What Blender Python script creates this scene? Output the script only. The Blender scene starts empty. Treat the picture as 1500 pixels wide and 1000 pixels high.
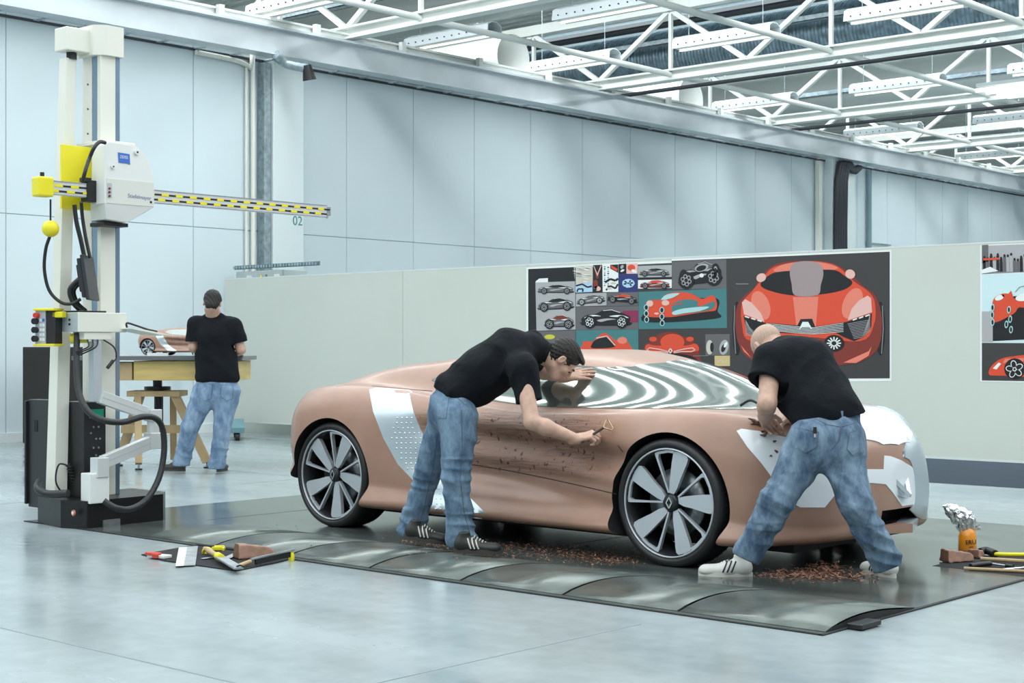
import bpy, bmesh, math, random
import numpy as np
from mathutils import Vector, Matrix
from mathutils.bvhtree import BVHTree
from mathutils.geometry import delaunay_2d_cdt
random.seed(7); rng = np.random.default_rng(5)
sc = bpy.context.scene
COL = sc.collection
PI = math.pi
V3 = Vector
# ------------------------------------------------------------------ camera
CAM_H = 1.2; FPX = 2236.0; HOR = 508.0
TH = math.radians(41.81)
FW = V3((-math.sin(TH), math.cos(TH), 0)); RT = V3((math.cos(TH), math.sin(TH), 0)); UP = V3((0, 0, 1))
CAM = V3((0, 0, CAM_H))
cd = bpy.data.cameras.new('camera'); cam = bpy.data.objects.new('camera', cd); COL.objects.link(cam)
cam.location = CAM; cam.rotation_euler = (PI/2, 0, TH)
cd.sensor_width = 36; cd.lens = 36*FPX/1500; cd.shift_y = (HOR-500)/1500; cd.clip_end = 200; cd.clip_start = .05
sc.camera = cam
sc.view_settings.view_transform = 'Standard'; sc.view_settings.look = 'None'
sc.view_settings.gamma = 1; sc.view_settings.use_curve_mapping = False
sc.view_settings.exposure = 0.12
# added fill: world light entering where the hall sides are left unbuilt
w = bpy.data.worlds.new('fill_world'); sc.world = w; w.use_nodes = True
bg = w.node_tree.nodes['Background']; bg.inputs[0].default_value = (.80, .94, 1.0, 1); bg.inputs[1].default_value = .40
# rooflights: long bright strips in the roof deck, running along the trusses
def area(name, loc, sx, sy, power, col=(.93, .98, 1)):
    l = bpy.data.lights.new(name, 'AREA'); l.shape = 'RECTANGLE'; l.size = sx; l.size_y = sy; l.energy = power; l.color = col
    o = bpy.data.objects.new(name, l); COL.objects.link(o); o.location = loc
    return o
SKY_ROWS = [-7.5, -5.7, -3.9, -2.1, -.3, 1.5, 3.3, 5.1, 6.9, 8.7, 10.5, 13.5, 19.2, 25.2, 31.2, 37.2]  # unseen near rows, set closer together for stripes on the car glass
for y in SKY_ROWS:
    area('rooflight', (-8, y, 7.72), 30, .42 if y < 12 else .9, 300 if y < 12 else 1000)  # y < 12: unseen near rows, for the stripes on the car glass
# ------------------------------------------------------------------ pixel -> place helpers
def rdir(u, v): return FW + RT*((u-750)/FPX) + UP*((HOR-v)/FPX)
def atd(u, v, d): return CAM + rdir(u, v)*d
def onX(u, v, X): r = rdir(u, v); return CAM + r*(X/r.x)
def onY(u, v, Y): r = rdir(u, v); return CAM + r*(Y/r.y)
def onZ(u, v, z): r = rdir(u, v); return CAM + r*((z-CAM_H)/r.z)
# ------------------------------------------------------------------ materials
MATS = {}
def mat(name, col, rough=.5, metal=0., var=None, bump=None, coat=0., emit=None, estr=1., spec=.5, trans=0., stretch=None, col2=None):
    if name in MATS: return MATS[name]
    m = bpy.data.materials.new(name); m.use_nodes = True; nt = m.node_tree; b = nt.nodes['Principled BSDF']
    b.inputs['Base Color'].default_value = (*col, 1); b.inputs['Roughness'].default_value = rough; b.inputs['Metallic'].default_value = metal
    b.inputs['Specular IOR Level'].default_value = spec; b.inputs['Coat Weight'].default_value = coat; b.inputs['Coat Roughness'].default_value = .06
    if trans: b.inputs['Transmission Weight'].default_value = trans
    if emit: b.inputs['Emission Color'].default_value = (*emit, 1); b.inputs['Emission Strength'].default_value = estr
    def src(scale, detail=4):
        tc = nt.nodes.new('ShaderNodeTexCoord'); mp = nt.nodes.new('ShaderNodeMapping')
        if stretch: mp.inputs['Scale'].default_value = stretch
        n = nt.nodes.new('ShaderNodeTexNoise'); n.inputs['Scale'].default_value = scale; n.inputs['Detail'].default_value = detail
        nt.links.new(tc.outputs['Object'], mp.inputs[0]); nt.links.new(mp.outputs[0], n.inputs['Vector'])
        return n
    if var:
        n = src(var[0]); r = nt.nodes.new('ShaderNodeValToRGB'); r.color_ramp.elements[0].position = .35; r.color_ramp.elements[1].position = .65
        c2 = col2 or tuple(max(0, c*(1-var[1])) for c in col)
        r.color_ramp.elements[0].color = (*c2, 1); r.color_ramp.elements[1].color = (*(col if col2 else tuple(min(1, c*(1+var[1]*.6)) for c in col)), 1)
        nt.links.new(n.outputs['Fac'], r.inputs[0]); nt.links.new(r.outputs[0], b.inputs['Base Color'])
    if bump:
        n = src(bump[0], 6); bp = nt.nodes.new('ShaderNodeBump'); bp.inputs['Strength'].default_value = bump[1]; bp.inputs['Distance'].default_value = bump[2] if len(bump) > 2 else .01
        nt.links.new(n.outputs['Fac'], bp.inputs['Height']); nt.links.new(bp.outputs[0], b.inputs['Normal'])
    MATS[name] = m; return m
black = mat('black_plastic', (.012, .013, .014), .4)
blackmetal = mat('black_painted_steel', (.01, .01, .011), .35, bump=(60, .1))
rubber = mat('black_rubber', (.014, .014, .015), .55)
chrome = mat('polished_metal', (.75, .77, .8), .18, 1)
steel = mat('dull_steel', (.45, .48, .5), .4, .9, var=(12, .2))
white = mat('white_enamel', (.78, .80, .78), .35)
offwhite = mat('ivory_enamel', (.78, .78, .70), .38)
greyal = mat('anodised_grey', (.5, .55, .58), .4, .3)
yellow = mat('yellow_enamel', (.85, .74, .02), .4)
# ------------------------------------------------------------------ mesh builder
class MB:
    def __init__(s): s.v = []; s.f = []; s.m = []; s.sm = []; s.mats = []
    def mi(s, m):
        if m is None: return -1
        if m not in s.mats: s.mats.append(m)
        return s.mats.index(m)
    def add(s, vs, fs, m=None, smooth=False):
        o = len(s.v); s.v += [tuple(x) for x in vs]; k = s.mi(m)
        for f in fs: s.f.append(tuple(i+o for i in f)); s.m.append(k); s.sm.append(smooth)
        return s
    def box(s, lo, hi, m=None, M=None):
        x0, y0, z0 = lo; x1, y1, z1 = hi
        vs = [V3((x, y, z)) for z in (z0, z1) for x, y in ((x0, y0), (x1, y0), (x1, y1), (x0, y1))]
        if M: vs = [M @ v for v in vs]
        return s.add(vs, [(3, 2, 1, 0), (4, 5, 6, 7), (0, 1, 5, 4), (1, 2, 6, 5), (2, 3, 7, 6), (3, 0, 4, 7)], m)
    def beam(s, p, q, w, h, m=None, up=UP):
        p = V3(p); q = V3(q); a = (q-p).normalized(); x = a.cross(up)
        if x.length < 1e-4: x = a.cross(V3((1, 0, 0)))
        x.normalize(); z = x.cross(a)
        vs = [c + x*(i*w/2) + z*(j*h/2) for c in (p, q) for i, j in ((-1, -1), (1, -1), (1, 1), (-1, 1))]
        return s.add(vs, [(0, 1, 2, 3), (7, 6, 5, 4), (4, 5, 1, 0), (5, 6, 2, 1), (6, 7, 3, 2), (7, 4, 0, 3)], m)
    def cyl(s, p, q, r, m=None, n=20, r2=None, caps=True):
        p = V3(p); q = V3(q); r2 = r if r2 is None else r2; a = (q-p).normalized(); x = a.cross(UP)
        if x.length < 1e-3: x = V3((1, 0, 0))
        x.normalize(); z = x.cross(a); vs = []
        for c, rr in ((p, r), (q, r2)):
            vs += [c + (x*math.cos(2*PI*k/n)+z*math.sin(2*PI*k/n))*rr for k in range(n)]
        s.add(vs, [(k, (k+1) % n, n+(k+1) % n, n+k)[::-1] for k in range(n)], m, True)
        if caps: s.add(vs, [tuple(range(n)), tuple(range(2*n-1, n-1, -1))], m)
        return s
    def tube(s, pts, r, m=None, n=10, cl=False, steps=6):
        P = [V3(p) for p in pts]
        if steps > 1 and len(P) > 2:
            Q = []; N = len(P)
            for i in range(N if cl else N-1):
                a = P[(i-1) % N] if (cl or i > 0) else P[0]; b = P[i]; c = P[(i+1) % N]; d = P[(i+2) % N] if (cl or i < N-2) else P[N-1]
                for k in range(steps):
                    t = k/steps; Q.append(.5*((2*b)+(c-a)*t+(2*a-5*b+4*c-d)*t*t+(3*b-a-3*c+d)*t**3))
            if not cl: Q.append(P[-1])
            P = Q
        N = len(P); vs = []; prev = None
        for i, p in enumerate(P):
            t = (P[(i+1) % N]-P[i-1]) if cl else (P[min(i+1, N-1)]-P[max(i-1, 0)]); t.normalize()
            x = (prev - t*prev.dot(t)) if prev else t.cross(UP if abs(t.z) < .9 else V3((1, 0, 0)))
            x.normalize(); prev = x; y = t.cross(x); rr = r[i*len(r)//N] if isinstance(r, (list, tuple)) else r
            vs += [p+(x*math.cos(2*PI*k/n)+y*math.sin(2*PI*k/n))*rr for k in range(n)]
        L = N if cl else N-1
        fs = [(i*n+k, i*n+(k+1) % n, ((i+1) % N)*n+(k+1) % n, ((i+1) % N)*n+k) for i in range(L) for k in range(n)]
        s.add(vs, fs, m, True)
        if not cl: s.add(vs, [tuple(range(n))[::-1], tuple(range((N-1)*n, N*n))], m)
        return s
    def lathe(s, prof, m=None, n=48, M=None, cl=True):
        """prof: (axial, radius) round local Y axis"""
        vs = []; K = len(prof)
        for i in range(n):
            a = 2*PI*i/n
            for y, r in prof: vs.append(V3((r*math.cos(a), y, r*math.sin(a))))
        if M: vs = [M @ v for v in vs]
        R = K if cl else K-1
        return s.add(vs, [(i*K+j, i*K+(j+1) % K, ((i+1) % n)*K+(j+1) % K, ((i+1) % n)*K+j) for i in range(n) for j in range(R)], m, True)
    def prism(s, poly, f, m=None, smooth=False):
        """poly: list of 2-d points; f(a,b,k) -> 3-d point for k=0 (back) and 1 (front)"""
        n = len(poly); vs = [f(a, b, 0) for a, b in poly]+[f(a, b, 1) for a, b in poly]
        s.add(vs, [tuple(range(n, 2*n)), tuple(range(n-1, -1, -1))], m)
        return s.add(vs, [(i, (i+1) % n, n+(i+1) % n, n+i) for i in range(n)], m, smooth)
    def ball(s, c, r, m=None, n=16, sc3=(1, 1, 1)):
        c = V3(c); vs = [c+V3((0, 0, r*sc3[2]))]; H = n//2
        for i in range(1, H):
            for k in range(n):
                a = PI*i/H; b = 2*PI*k/n; vs.append(c+V3((r*sc3[0]*math.sin(a)*math.cos(b), r*sc3[1]*math.sin(a)*math.sin(b), r*sc3[2]*math.cos(a))))
        vs.append(c-V3((0, 0, r*sc3[2]))); L = len(vs)-1
        fs = [(0, 1+k, 1+(k+1) % n) for k in range(n)]
        for i in range(H-2):
            for k in range(n): a = 1+i*n; fs.append((a+k, a+n+k, a+n+(k+1) % n, a+(k+1) % n))
        a = 1+(H-2)*n; fs += [(L, a+(k+1) % n, a+k) for k in range(n)]
        return s.add(vs, fs, m, True)
def worldloc(o):
    p = V3((0, 0, 0))
    while o: p = p + o.location; o = o.parent
    return p
def obj(name, mb, m=None, parent=None, bevel=0, origin=None, fixn=True):
    """link one mesh object; the vertices come in world coordinates"""
    if parent is not None: base = worldloc(parent); loc = V3((0, 0, 0))
    else:
        if origin is None:
            a = np.array(mb.v); lo = a.min(0); hi = a.max(0); origin = ((lo[0]+hi[0])/2, (lo[1]+hi[1])/2, lo[2])
        base = V3(origin); loc = base
    me = bpy.data.meshes.new(name); me.from_pydata([(x-base.x, y-base.y, z-base.z) for x, y, z in mb.v], [], mb.f)
    if mb.mats:
        for q in mb.mats: me.materials.append(q)
        if min(mb.m) < 0: me.materials.append(m or mb.mats[0])
        me.polygons.foreach_set('material_index', [k if k >= 0 else len(mb.mats) for k in mb.m])
    elif m: me.materials.append(m)
    me.polygons.foreach_set('use_smooth', mb.sm)
    if fixn:
        bm = bmesh.new(); bm.from_mesh(me); bmesh.ops.recalc_face_normals(bm, faces=bm.faces); bm.to_mesh(me); bm.free()
    o = bpy.data.objects.new(name, me); COL.objects.link(o); o.location = loc
    if parent is not None: o.parent = parent
    if bevel:
        b = o.modifiers.new('bevel', 'BEVEL'); b.width = bevel; b.segments = 2; b.limit_method = 'ANGLE'
    return o
def tag(o, label, cat, group=None, kind=None):
    o['label'] = label; o['category'] = cat
    if group: o['group'] = group
    if kind: o['kind'] = kind
    return o
def thing(name, label, cat, loc, group=None):
    o = bpy.data.objects.new(name, None); COL.objects.link(o); o.location = loc; o.empty_display_size = .1
    return tag(o, label, cat, group)
def struct(name, mb, m=None, **k):
    o = obj(name, mb, m, **k); o['kind'] = 'structure'; return o
def dup(o, parent=None):
    c = o.copy(); COL.objects.link(c)
    if parent is not None: c.parent = parent
    for ch in [x for x in bpy.data.objects if x.parent == o]: dup(ch, c)
    return c
# ================================================================== the hall
def floor_material():
    m = bpy.data.materials.new('polished_concrete'); m.use_nodes = True; nt = m.node_tree; b = nt.nodes['Principled BSDF']
    tc = nt.nodes.new('ShaderNodeTexCoord')
    n1 = nt.nodes.new('ShaderNodeTexNoise'); n1.inputs['Scale'].default_value = .9; n1.inputs['Detail'].default_value = 6
    n2 = nt.nodes.new('ShaderNodeTexNoise'); n2.inputs['Scale'].default_value = 9; n2.inputs['Detail'].default_value = 8
    mp = nt.nodes.new('ShaderNodeMapping'); mp.inputs['Scale'].default_value = (.35, 1.6, 1); mp.inputs['Rotation'].default_value = (0, 0, .08)
    nt.links.new(tc.outputs['Object'], mp.inputs[0]); nt.links.new(mp.outputs[0], n1.inputs['Vector']); nt.links.new(tc.outputs['Object'], n2.inputs['Vector'])
    r = nt.nodes.new('ShaderNodeValToRGB'); e = r.color_ramp.elements; e[0].position = .3; e[0].color = (.24, .295, .31, 1); e[1].position = .7; e[1].color = (.37, .435, .455, 1)
    q = e.new(.5); q.color = (.31, .365, .375, 1)
    mx = nt.nodes.new('ShaderNodeMix'); mx.data_type = 'FLOAT'; mx.inputs[0].default_value = .35
    nt.links.new(n1.outputs['Fac'], mx.inputs[2]); nt.links.new(n2.outputs['Fac'], mx.inputs[3]); nt.links.new(mx.outputs[0], r.inputs[0]); nt.links.new(r.outputs[0], b.inputs['Base Color'])
    r2 = nt.nodes.new('ShaderNodeMapRange'); r2.inputs[1].default_value = .3; r2.inputs[2].default_value = .7; r2.inputs[3].default_value = .14; r2.inputs[4].default_value = .30
    nt.links.new(n1.outputs['Fac'], r2.inputs[0]); nt.links.new(r2.outputs[0], b.inputs['Roughness'])
    bp = nt.nodes.new('ShaderNodeBump'); bp.inputs['Strength'].default_value = .06; bp.inputs['Distance'].default_value = .02
    nt.links.new(n2.outputs['Fac'], bp.inputs['Height']); nt.links.new(bp.outputs[0], b.inputs['Normal'])
    return m
fl = MB().box((-26, -9, -.2), (6, 46, 0)); struct('floor', fl, floor_material())
# long cut joints in the floor
jm = mat('joint_filler', (.22, .27, .28), .6)
j = MB(); j.box((-17.4, 3.4, 0), (6, 3.412, .0012)); j.box((-17.4, 9.2, 0), (-3.3, 9.212, .0012)); j.box((-10.7, -8, 0), (-10.688, 12, .0012)); j.box((-2.0, -8, 0), (-1.988, 20, .0012)); j.box((-4.0, 5.3, 0), (-3.99, -8, .0012))
struct('trim_1', j, jm)
dm = mat('dark_blue_floor', (.018, .04, .07), .45, spec=.12, var=(6, .35), stretch=(.5, 3, 1))
struct('trim_2', MB().box((-9.6, 12.55, .0008), (4, 15.4, .002)), dm)  # dark blue strip of floor behind the partition panels
# surface plate let into the floor
pm = mat('oiled_surface_plate', (.13, .155, .145), .16, .35, var=(2.5, .35), bump=(30, .04), stretch=(.6, 1.6, 1))
edge = mat('dark_gap', (.015, .017, .017), .7)
pl = MB(); pl.box((-9.5, 5.585, .001), (-3.27, 5.61, .006), edge); pl.box((-3.285, 5.585, .001), (-3.262, 9.9, .0055), edge)
pl.box((-9.5, 5.61, .001), (-3.285, 9.9, .005), pm)
for x in (-8.6, -5.9): pl.box((x, 6.45, .005), (x+.008, 9.9, .0056), edge)
sp = struct('trim_3', pl); 
cv = mat('olive_cover_plate', (.14, .165, .15), .27, .35, var=(5, .3), bump=(40, .05))
xs = [-3.27, -4.03]+[-4.03-.68*k for k in range(1, 7)]
for k in range(7):
    x1, x0 = xs[k]-.012, xs[k+1]+.006
    g = MB(); prof = [(5.64+.79*i/14, .006+.038*math.sin(PI*min(1, (i/14)**.8))) for i in range(15)]
    vs = []; 
    for x in (x0, x1):
        vs += [(x, y, z+.004) for y, z in prof]
        vs += [(x, y, z-.003) for y, z in prof]
    n = 15; fs = []
    for i in range(14):
        fs += [(i, i+1, 2*n+i+1, 2*n+i), (n+i, 3*n+i, 3*n+i+1, n+i+1), (i, n+i, n+i+1, i+1), (2*n+i, 2*n+i+1, 3*n+i+1, 3*n+i)]
    fs += [(0, 2*n, 3*n, n), (n-1, 2*n-1, 4*n-1, 3*n-1)]
    g.add(vs, fs, cv, True)
    g.add([vs[i] for i in range(15)]+[(x0-.001, 5.64, .003), (x0-.001, 6.43, .003)], [tuple(range(15))+(16, 15)], edge)
    g.add([vs[30+i] for i in range(15)]+[(x1+.001, 5.64, .003), (x1+.001, 6.43, .003)], [tuple(range(15))+(16, 15)], edge)
    o = obj('cover_plate', g)
    lab = ['arched olive metal floor cover at the right end, with a black latch', 'arched metal floor cover just left of the end one, at white shoe', 'third arched metal floor cover counted from the right end', 'fourth arched floor cover from the right end, before the front wheel',
           'fifth arched floor cover from right, at the middle man\'s front shoe', 'sixth arched floor cover from right, at the middle man\'s back shoe', 'leftmost arched floor cover, near the tip of the left tool mat'][k]
    tag(o, lab, 'floor cover', 'arched cover plates along the edge of the surface plate')
    if k == 0:
        l = MB().box((-3.262, 5.78, .006), (-3.19, 5.95, .028)); obj('latch', l, black, o, bevel=.004)
# inner wall of panels, with the crane beam over it
wm = mat('pale_wall_panel', (.67, .765, .80), .42, var=(.6, .03)); gm = mat('panel_joint', (.42, .49, .51), .7)
WX = -17.5
wl = MB(); wl.box((WX-.2, -9, 0), (WX-.012, 46, 5.42), gm)
y = 10.04-1.43*13
while y < 45:
    for z0, z1 in ((.1, 2.87), (2.882, 5.40)): wl.box((WX-.012, y+.006, z0), (WX, y+1.424, z1), wm)
    y += 1.43
struct('wall_left', wl)
struct('baseboard_left', MB().box((WX, -9, 0), (WX+.03, 46, .12)), mat('white_skirting', (.74, .79, .79), .4))
for k, (y0, y1) in enumerate(((14.15, 14.72), (30.0, 31.0))):
    struct('trim_%d' % (4+k), MB().box((WX, y0, 0), (WX+.22, y1, 5.38)), mat('pilaster_white', (.74, .82, .82), .45), bevel=.01)
# painted number on the first pilaster
def text(name, body, size, M, m, parent=None, ext=.0006, align='CENTER'):
    c = bpy.data.curves.new(name, 'FONT'); c.body = body; c.size = size; c.extrude = ext; c.align_x = align; c.align_y = 'CENTER'
    t = bpy.data.objects.new(name, c); COL.objects.link(t); bpy.context.view_layer.update()
    me = bpy.data.meshes.new_from_object(t); bpy.data.objects.remove(t)
    me.transform(M)
    base = worldloc(parent) if parent else V3((0, 0, 0))
    if parent is None:
        base = M.translation.copy()
    me.transform(Matrix.Translation(-base))
    if not me.materials: me.materials.append(m)
    else: me.materials[0] = m
    o = bpy.data.objects.new(name, me); COL.objects.link(o)
    if parent: o.parent = parent
    else: o.location = base
    return o
def frame(loc, xdir, ydir):
    x = V3(xdir).normalized(); y = V3(ydir); y = (y-x*y.dot(x)).normalized(); z = x.cross(y)
    M = Matrix((x, y, z)).transposed().to_4x4(); M.translation = V3(loc); return M
p = onX(436, 324, WX+.222); t = text('wall_number', '02', .19, frame(p, (0, 1, 0), (0, 0, 1)), mat('teal_paint', (.06, .25, .26), .5)); tag(t, 'teal number 02 painted on the white pilaster', 'number')
# wall behind, beyond the crane beam, roof
struct('wall_back', MB().box((-26, -9, 0), (-25.8, 46, 8.2)), mat('far_white_wall', (.72, .79, .78), .6))
struct('wall_far', MB().box((-26, 45.8, 0), (6, 46, 8.2)), mat('far_white_wall', (.7, .78, .78), .6))
rm = mat('roof_deck', (.72, .76, .74), .55, var=(2, .1)); rf = MB()
ys = [-9]+[v for r in SKY_ROWS for v in (r-.23 if r < 12 else r-.47, r+.23 if r < 12 else r+.47)]+[46]
for a, b2 in zip(ys[0::2], ys[1::2]):
    rf.box((-26, a, 7.76), (6, b2, 7.9), rm)
    y = a+.1
    while y < b2-.2: rf.box((-26, y, 7.70), (6, y+.09, 7.76), rm); y += .3
struct('ceiling', rf)
bmW = mat('white_steel', (.74, .77, .74), .4, var=(1.2, .06)); galv = mat('galvanised', (.42, .5, .54), .38, .75, var=(14, .25)); dk = mat('dark_pipe', (.03, .035, .045), .5)
silverb = mat('silver_beam_paint', (.64, .69, .72), .28, .35, var=(1.5, .08))
b = thing('crane_beam', 'long white steel crane beam running along the top of the panelled wall', 'beam', (-17.1, 18, 5.36))
g = MB(); g.box((-17.14, -9, 5.40), (-17.10, 46, 5.74)); g.box((-17.26, -9, 5.36), (-16.98, 46, 5.385)); g.box((-17.26, -9, 5.735), (-16.98, 46, 5.77)); obj('web_and_flanges', g, silverb, b)
g = MB(); g.box((-17.22, -9, 5.77), (-17.16, 46, 5.90)); g.box((-17.3, -9, 5.88), (-17.12, 46, 5.91)); obj('rail', g, bmW, b)
for k in range(26):
    y = -1+1.75*k; obj('rail_clip', MB().box((-17.12, y, 5.77), (-17.04, y+.09, 5.93)), bmW, b)
lt = thing('cable_tray', 'narrow ladder cable tray with black cable between beam and wall', 'cable tray', (-17.4, 18, 5.34))
g = MB(); 
for k in range(66): g.box((-17.49, -2+.62*k, 5.345), (-17.27, -1.93+.62*k, 5.36))
obj('rung', g, galv, lt)['kind'] = 'stuff'
obj('cable', MB().box((-17.495, -9, 5.33), (-17.465, 46, 5.362)), dk, lt)
# roof trusses
TR = [15.5, 21.6, 27.4, 33.3, 39.2]; ord_ = ['nearest', 'second', 'third', 'fourth', 'farthest']
for k, y in enumerate(TR):
    t = thing('roof_truss', '%s white lattice roof truss %s' % (ord_[k], ['ending above the first pilaster', 'in front of the spiral duct', 'beyond the spiral duct', 'beyond the pale duct', 'at the far end of hall'][k]), 'truss', (-10, y, 5.8), 'white lattice roof trusses')
    obj('bottom_chord', MB().box((-25.8, y-.1, 5.82), (4, y+.1, 5.85)).box((-25.8, y-.02, 5.85), (4, y+.02, 6.0)).box((-25.8, y-.1, 5.98), (4, y+.1, 6.01)), bmW, t)
    obj('top_chord', MB().box((-25.8, y-.09, 7.02), (4, y+.09, 7.2)), bmW, t)
    x = -17.2-3.15*2
    while x < 2:
        obj('diagonal', MB().beam((x, y, 5.99), (x+1.58, y, 7.05), .08, .08), bmW, t)
        obj('diagonal', MB().beam((x+3.15, y, 5.99), (x+1.58, y, 7.05), .08, .08), bmW, t)
        obj('vertical', MB().beam((x+1.58, y, 5.99), (x+1.58, y, 7.05), .06, .06), bmW, t)
        x += 3.15
for k, x in enumerate((-15.62, -12.47, -9.32)):
    o = obj('tie_tube', MB().cyl((x, 9.5, 5.93), (x, 40, 5.93), .05, n=12), bmW)
    tag(o, 'white tie tube bracing the roof trusses, %s' % ['leftmost, nearest the crane beam', 'the middle one', 'rightmost of the three'][k], 'tube', 'white tie tubes between the trusses')
# ducts and pipes
def ribbed(name, y, z, r, x0, x1, m, rib=True):
    g = MB(); n = int((x1-x0)/.075); 
    prof = []
    for i in range(n): prof += [(x0+i*.075, r), (x0+i*.075+.055, r), (x0+i*.075+.06, r+(.012 if rib else 0)), (x0+i*.075+.07, r+(.012 if rib else 0))]
    M = Matrix.Translation((0, y, z)) @ Matrix.Rotation(-PI/2, 4, 'Z')
    g.lathe(prof, m, 40, M, cl=False); return obj(name, g)
o = ribbed('spiral_duct', 24.5, 6.93, .5, -24, 2, mat('duct_galv', (.30, .40, .47), .32, .8, var=(8, .3))); tag(o, 'large blue-grey spiral ventilation duct behind the second truss', 'duct')
o = ribbed('ventilation_duct', 30.4, 6.95, .5, -24, 2, mat('pale_duct', (.62, .66, .64), .45, .1), False); tag(o, 'large pale smooth ventilation duct behind the third truss', 'duct')
o = ribbed('ventilation_duct', 18.6, 7.0, .38, -24, 2, mat('dull_duct', (.45, .49, .47), .5, .3), False); tag(o, 'pale grey ventilation duct at upper left behind the nearest truss', 'duct')
for (u, v, lab) in ((752, 85, 'white round duct mouth above the crane beam, the left one'), (1012, 145, 'white round duct mouth above the crane beam, the right one')):
    p = onX(u, v, -18.5); t = thing('duct_mouth', lab, 'duct', (p.x, p.y, p.z-.45), 'white duct mouths')
    M = Matrix.Translation(p) @ Matrix.Rotation(-PI/2, 4, 'Z')
    obj('shell', MB().lathe([(0, .43), (0, .45), (-.05, .45), (-.06, .41), (-1.9, .41), (-1.9, .385), (-.06, .385), (-.05, .43)], bmW, 40, M), None, t)
    obj('flange', MB().box((p.x-1.0, p.y-.5, p.z-.52), (p.x-.7, p.y+.5, p.z-.38)).box((p.x-1.0, p.y-.04, p.z-.95), (p.x-.8, p.y+.04, p.z-.5)).cyl((p.x-.9, p.y, p.z+.43), (p.x-.9, p.y, 7.697), .02), bmW, t)
def pipe(name, y, z, r, m, lab, cat='pipe', x0=-24): return tag(obj(name, MB().cyl((x0, y, z), (2, y, z), r, m, 10)), lab, cat)
pipe('black_pipe', 23.3, 7.25, .06, dk, 'black pipe running above the spiral duct')
pipe('black_pipe', 22.2, 5.80, .035, dk, 'black pipe below the second truss chord')
pipe('black_pipe', 28.1, 5.80, .035, dk, 'black pipe below the third truss chord')
for (y, z, lab) in ((23.6, 6.95, 'galvanised conduit tray along the near side of the spiral duct'), (16.3, 6.6, 'galvanised cable tray at top left beyond the nearest truss'), (27.9, 6.4, 'galvanised tray along the third truss'), (34, 6.05, 'galvanised tray along the fourth truss')):
    tag(obj('cable_tray', MB().box((-24, y-.09, z), (2, y-.07, z+.09)).box((-24, y-.09, z), (2, y+.09, z+.01)).box((-24, y+.07, z), (2, y+.09, z+.09)), galv), lab, 'cable tray')
# strip lights
hous = mat('light_housing', (.66, .72, .74), .35, .2); lamp = mat('warm_tube', (1, .96, .85), .4, emit=(1, .95, .8), estr=1.3); holes = mat('housing_slot', (.04, .05, .06), .8)
def strip():
    r = bpy.data.objects.new('strip_light', None); COL.objects.link(r)
    g = MB(); L = .92
    vs = []; prof = [(-.17, 0), (-.15, .15), (-.05, .2), (.05, .2), (.15, .15), (.17, 0), (.155, 0), (.14, .14), (.05, .185), (-.05, .185), (-.14, .14), (-.155, 0)]
    for x in (-L, L): vs += [(x, a, b_) for a, b_ in prof]
    n = len(prof); g.add(vs, [(i, (i+1) % n, n+(i+1) % n, n+i) for i in range(n)]+[tuple(range(6))+tuple(range(6, 12)), tuple(range(n, 2*n))], hous)
    for k in range(11): g.box((-.8+.16*k-.009, -.176, .055), (-.8+.16*k+.009, -.15, .072), holes)
    obj('housing', g, None, r)
    obj('louvre', MB().box((-.9, -.14, .004), (.9, .14, .012)), mat('louvre_white', (.75, .8, .8), .5), r)
    g = MB(); g.cyl((-.88, 0, -.012), (.88, 0, -.012), .016, lamp, 8); obj('tube_lamp', g, None, r)
    g = MB(); g.cyl((-.7, 0, .2), (-.7, 0, 1.68), .006, galv, 6); g.cyl((.7, 0, .2), (.7, 0, 1.68), .006, galv, 6); obj('hanger', g, None, r)
    return r
proto = strip(); rows = {14.1: 'nearest row', 17.3: 'second row', 20.3: 'third row', 26.0: 'fourth row', 31.3: 'fifth row', 37.0: 'farthest row'}; first = True
on_ = ['leftmost', 'second from left', 'third from left', 'fourth from left']
for ry, rn in rows.items():
    for k, x in enumerate((-16.75, -13.62, -10.5, -7.4)):
        if ry < 15 and k: continue
        if 15 < ry < 18 and k > 1: continue
        if 18 < ry < 24 and k > 2: continue
        o = proto if first else dup(proto); first = False
        o.location = (x, ry, 6.0 if ry != 20.3 else 6.02)
        tag(o, 'galvanised strip light under the roof, %s in the %s' % (on_[k], rn), 'ceiling light', 'strip lights hung under the roof')
p = atd(1500, 128, 26)
t = thing('tube_lamp_cluster', 'bright warm cluster of bare fluorescent tubes at right edge under roof', 'ceiling light', (p.x, p.y, p.z-.2))
obj('frame', MB().box((p.x-.75, p.y-.25, p.z+.06), (p.x+.9, p.y+.25, p.z+.12)), hous, t)
for k in range(4): obj('tube', MB().cyl((p.x-.75+.12*k, p.y-.24+.16*k, p.z-.03*k), (p.x+.9, p.y-.24+.16*k, p.z-.03*k), .035, lamp, 10), None, t)
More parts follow.
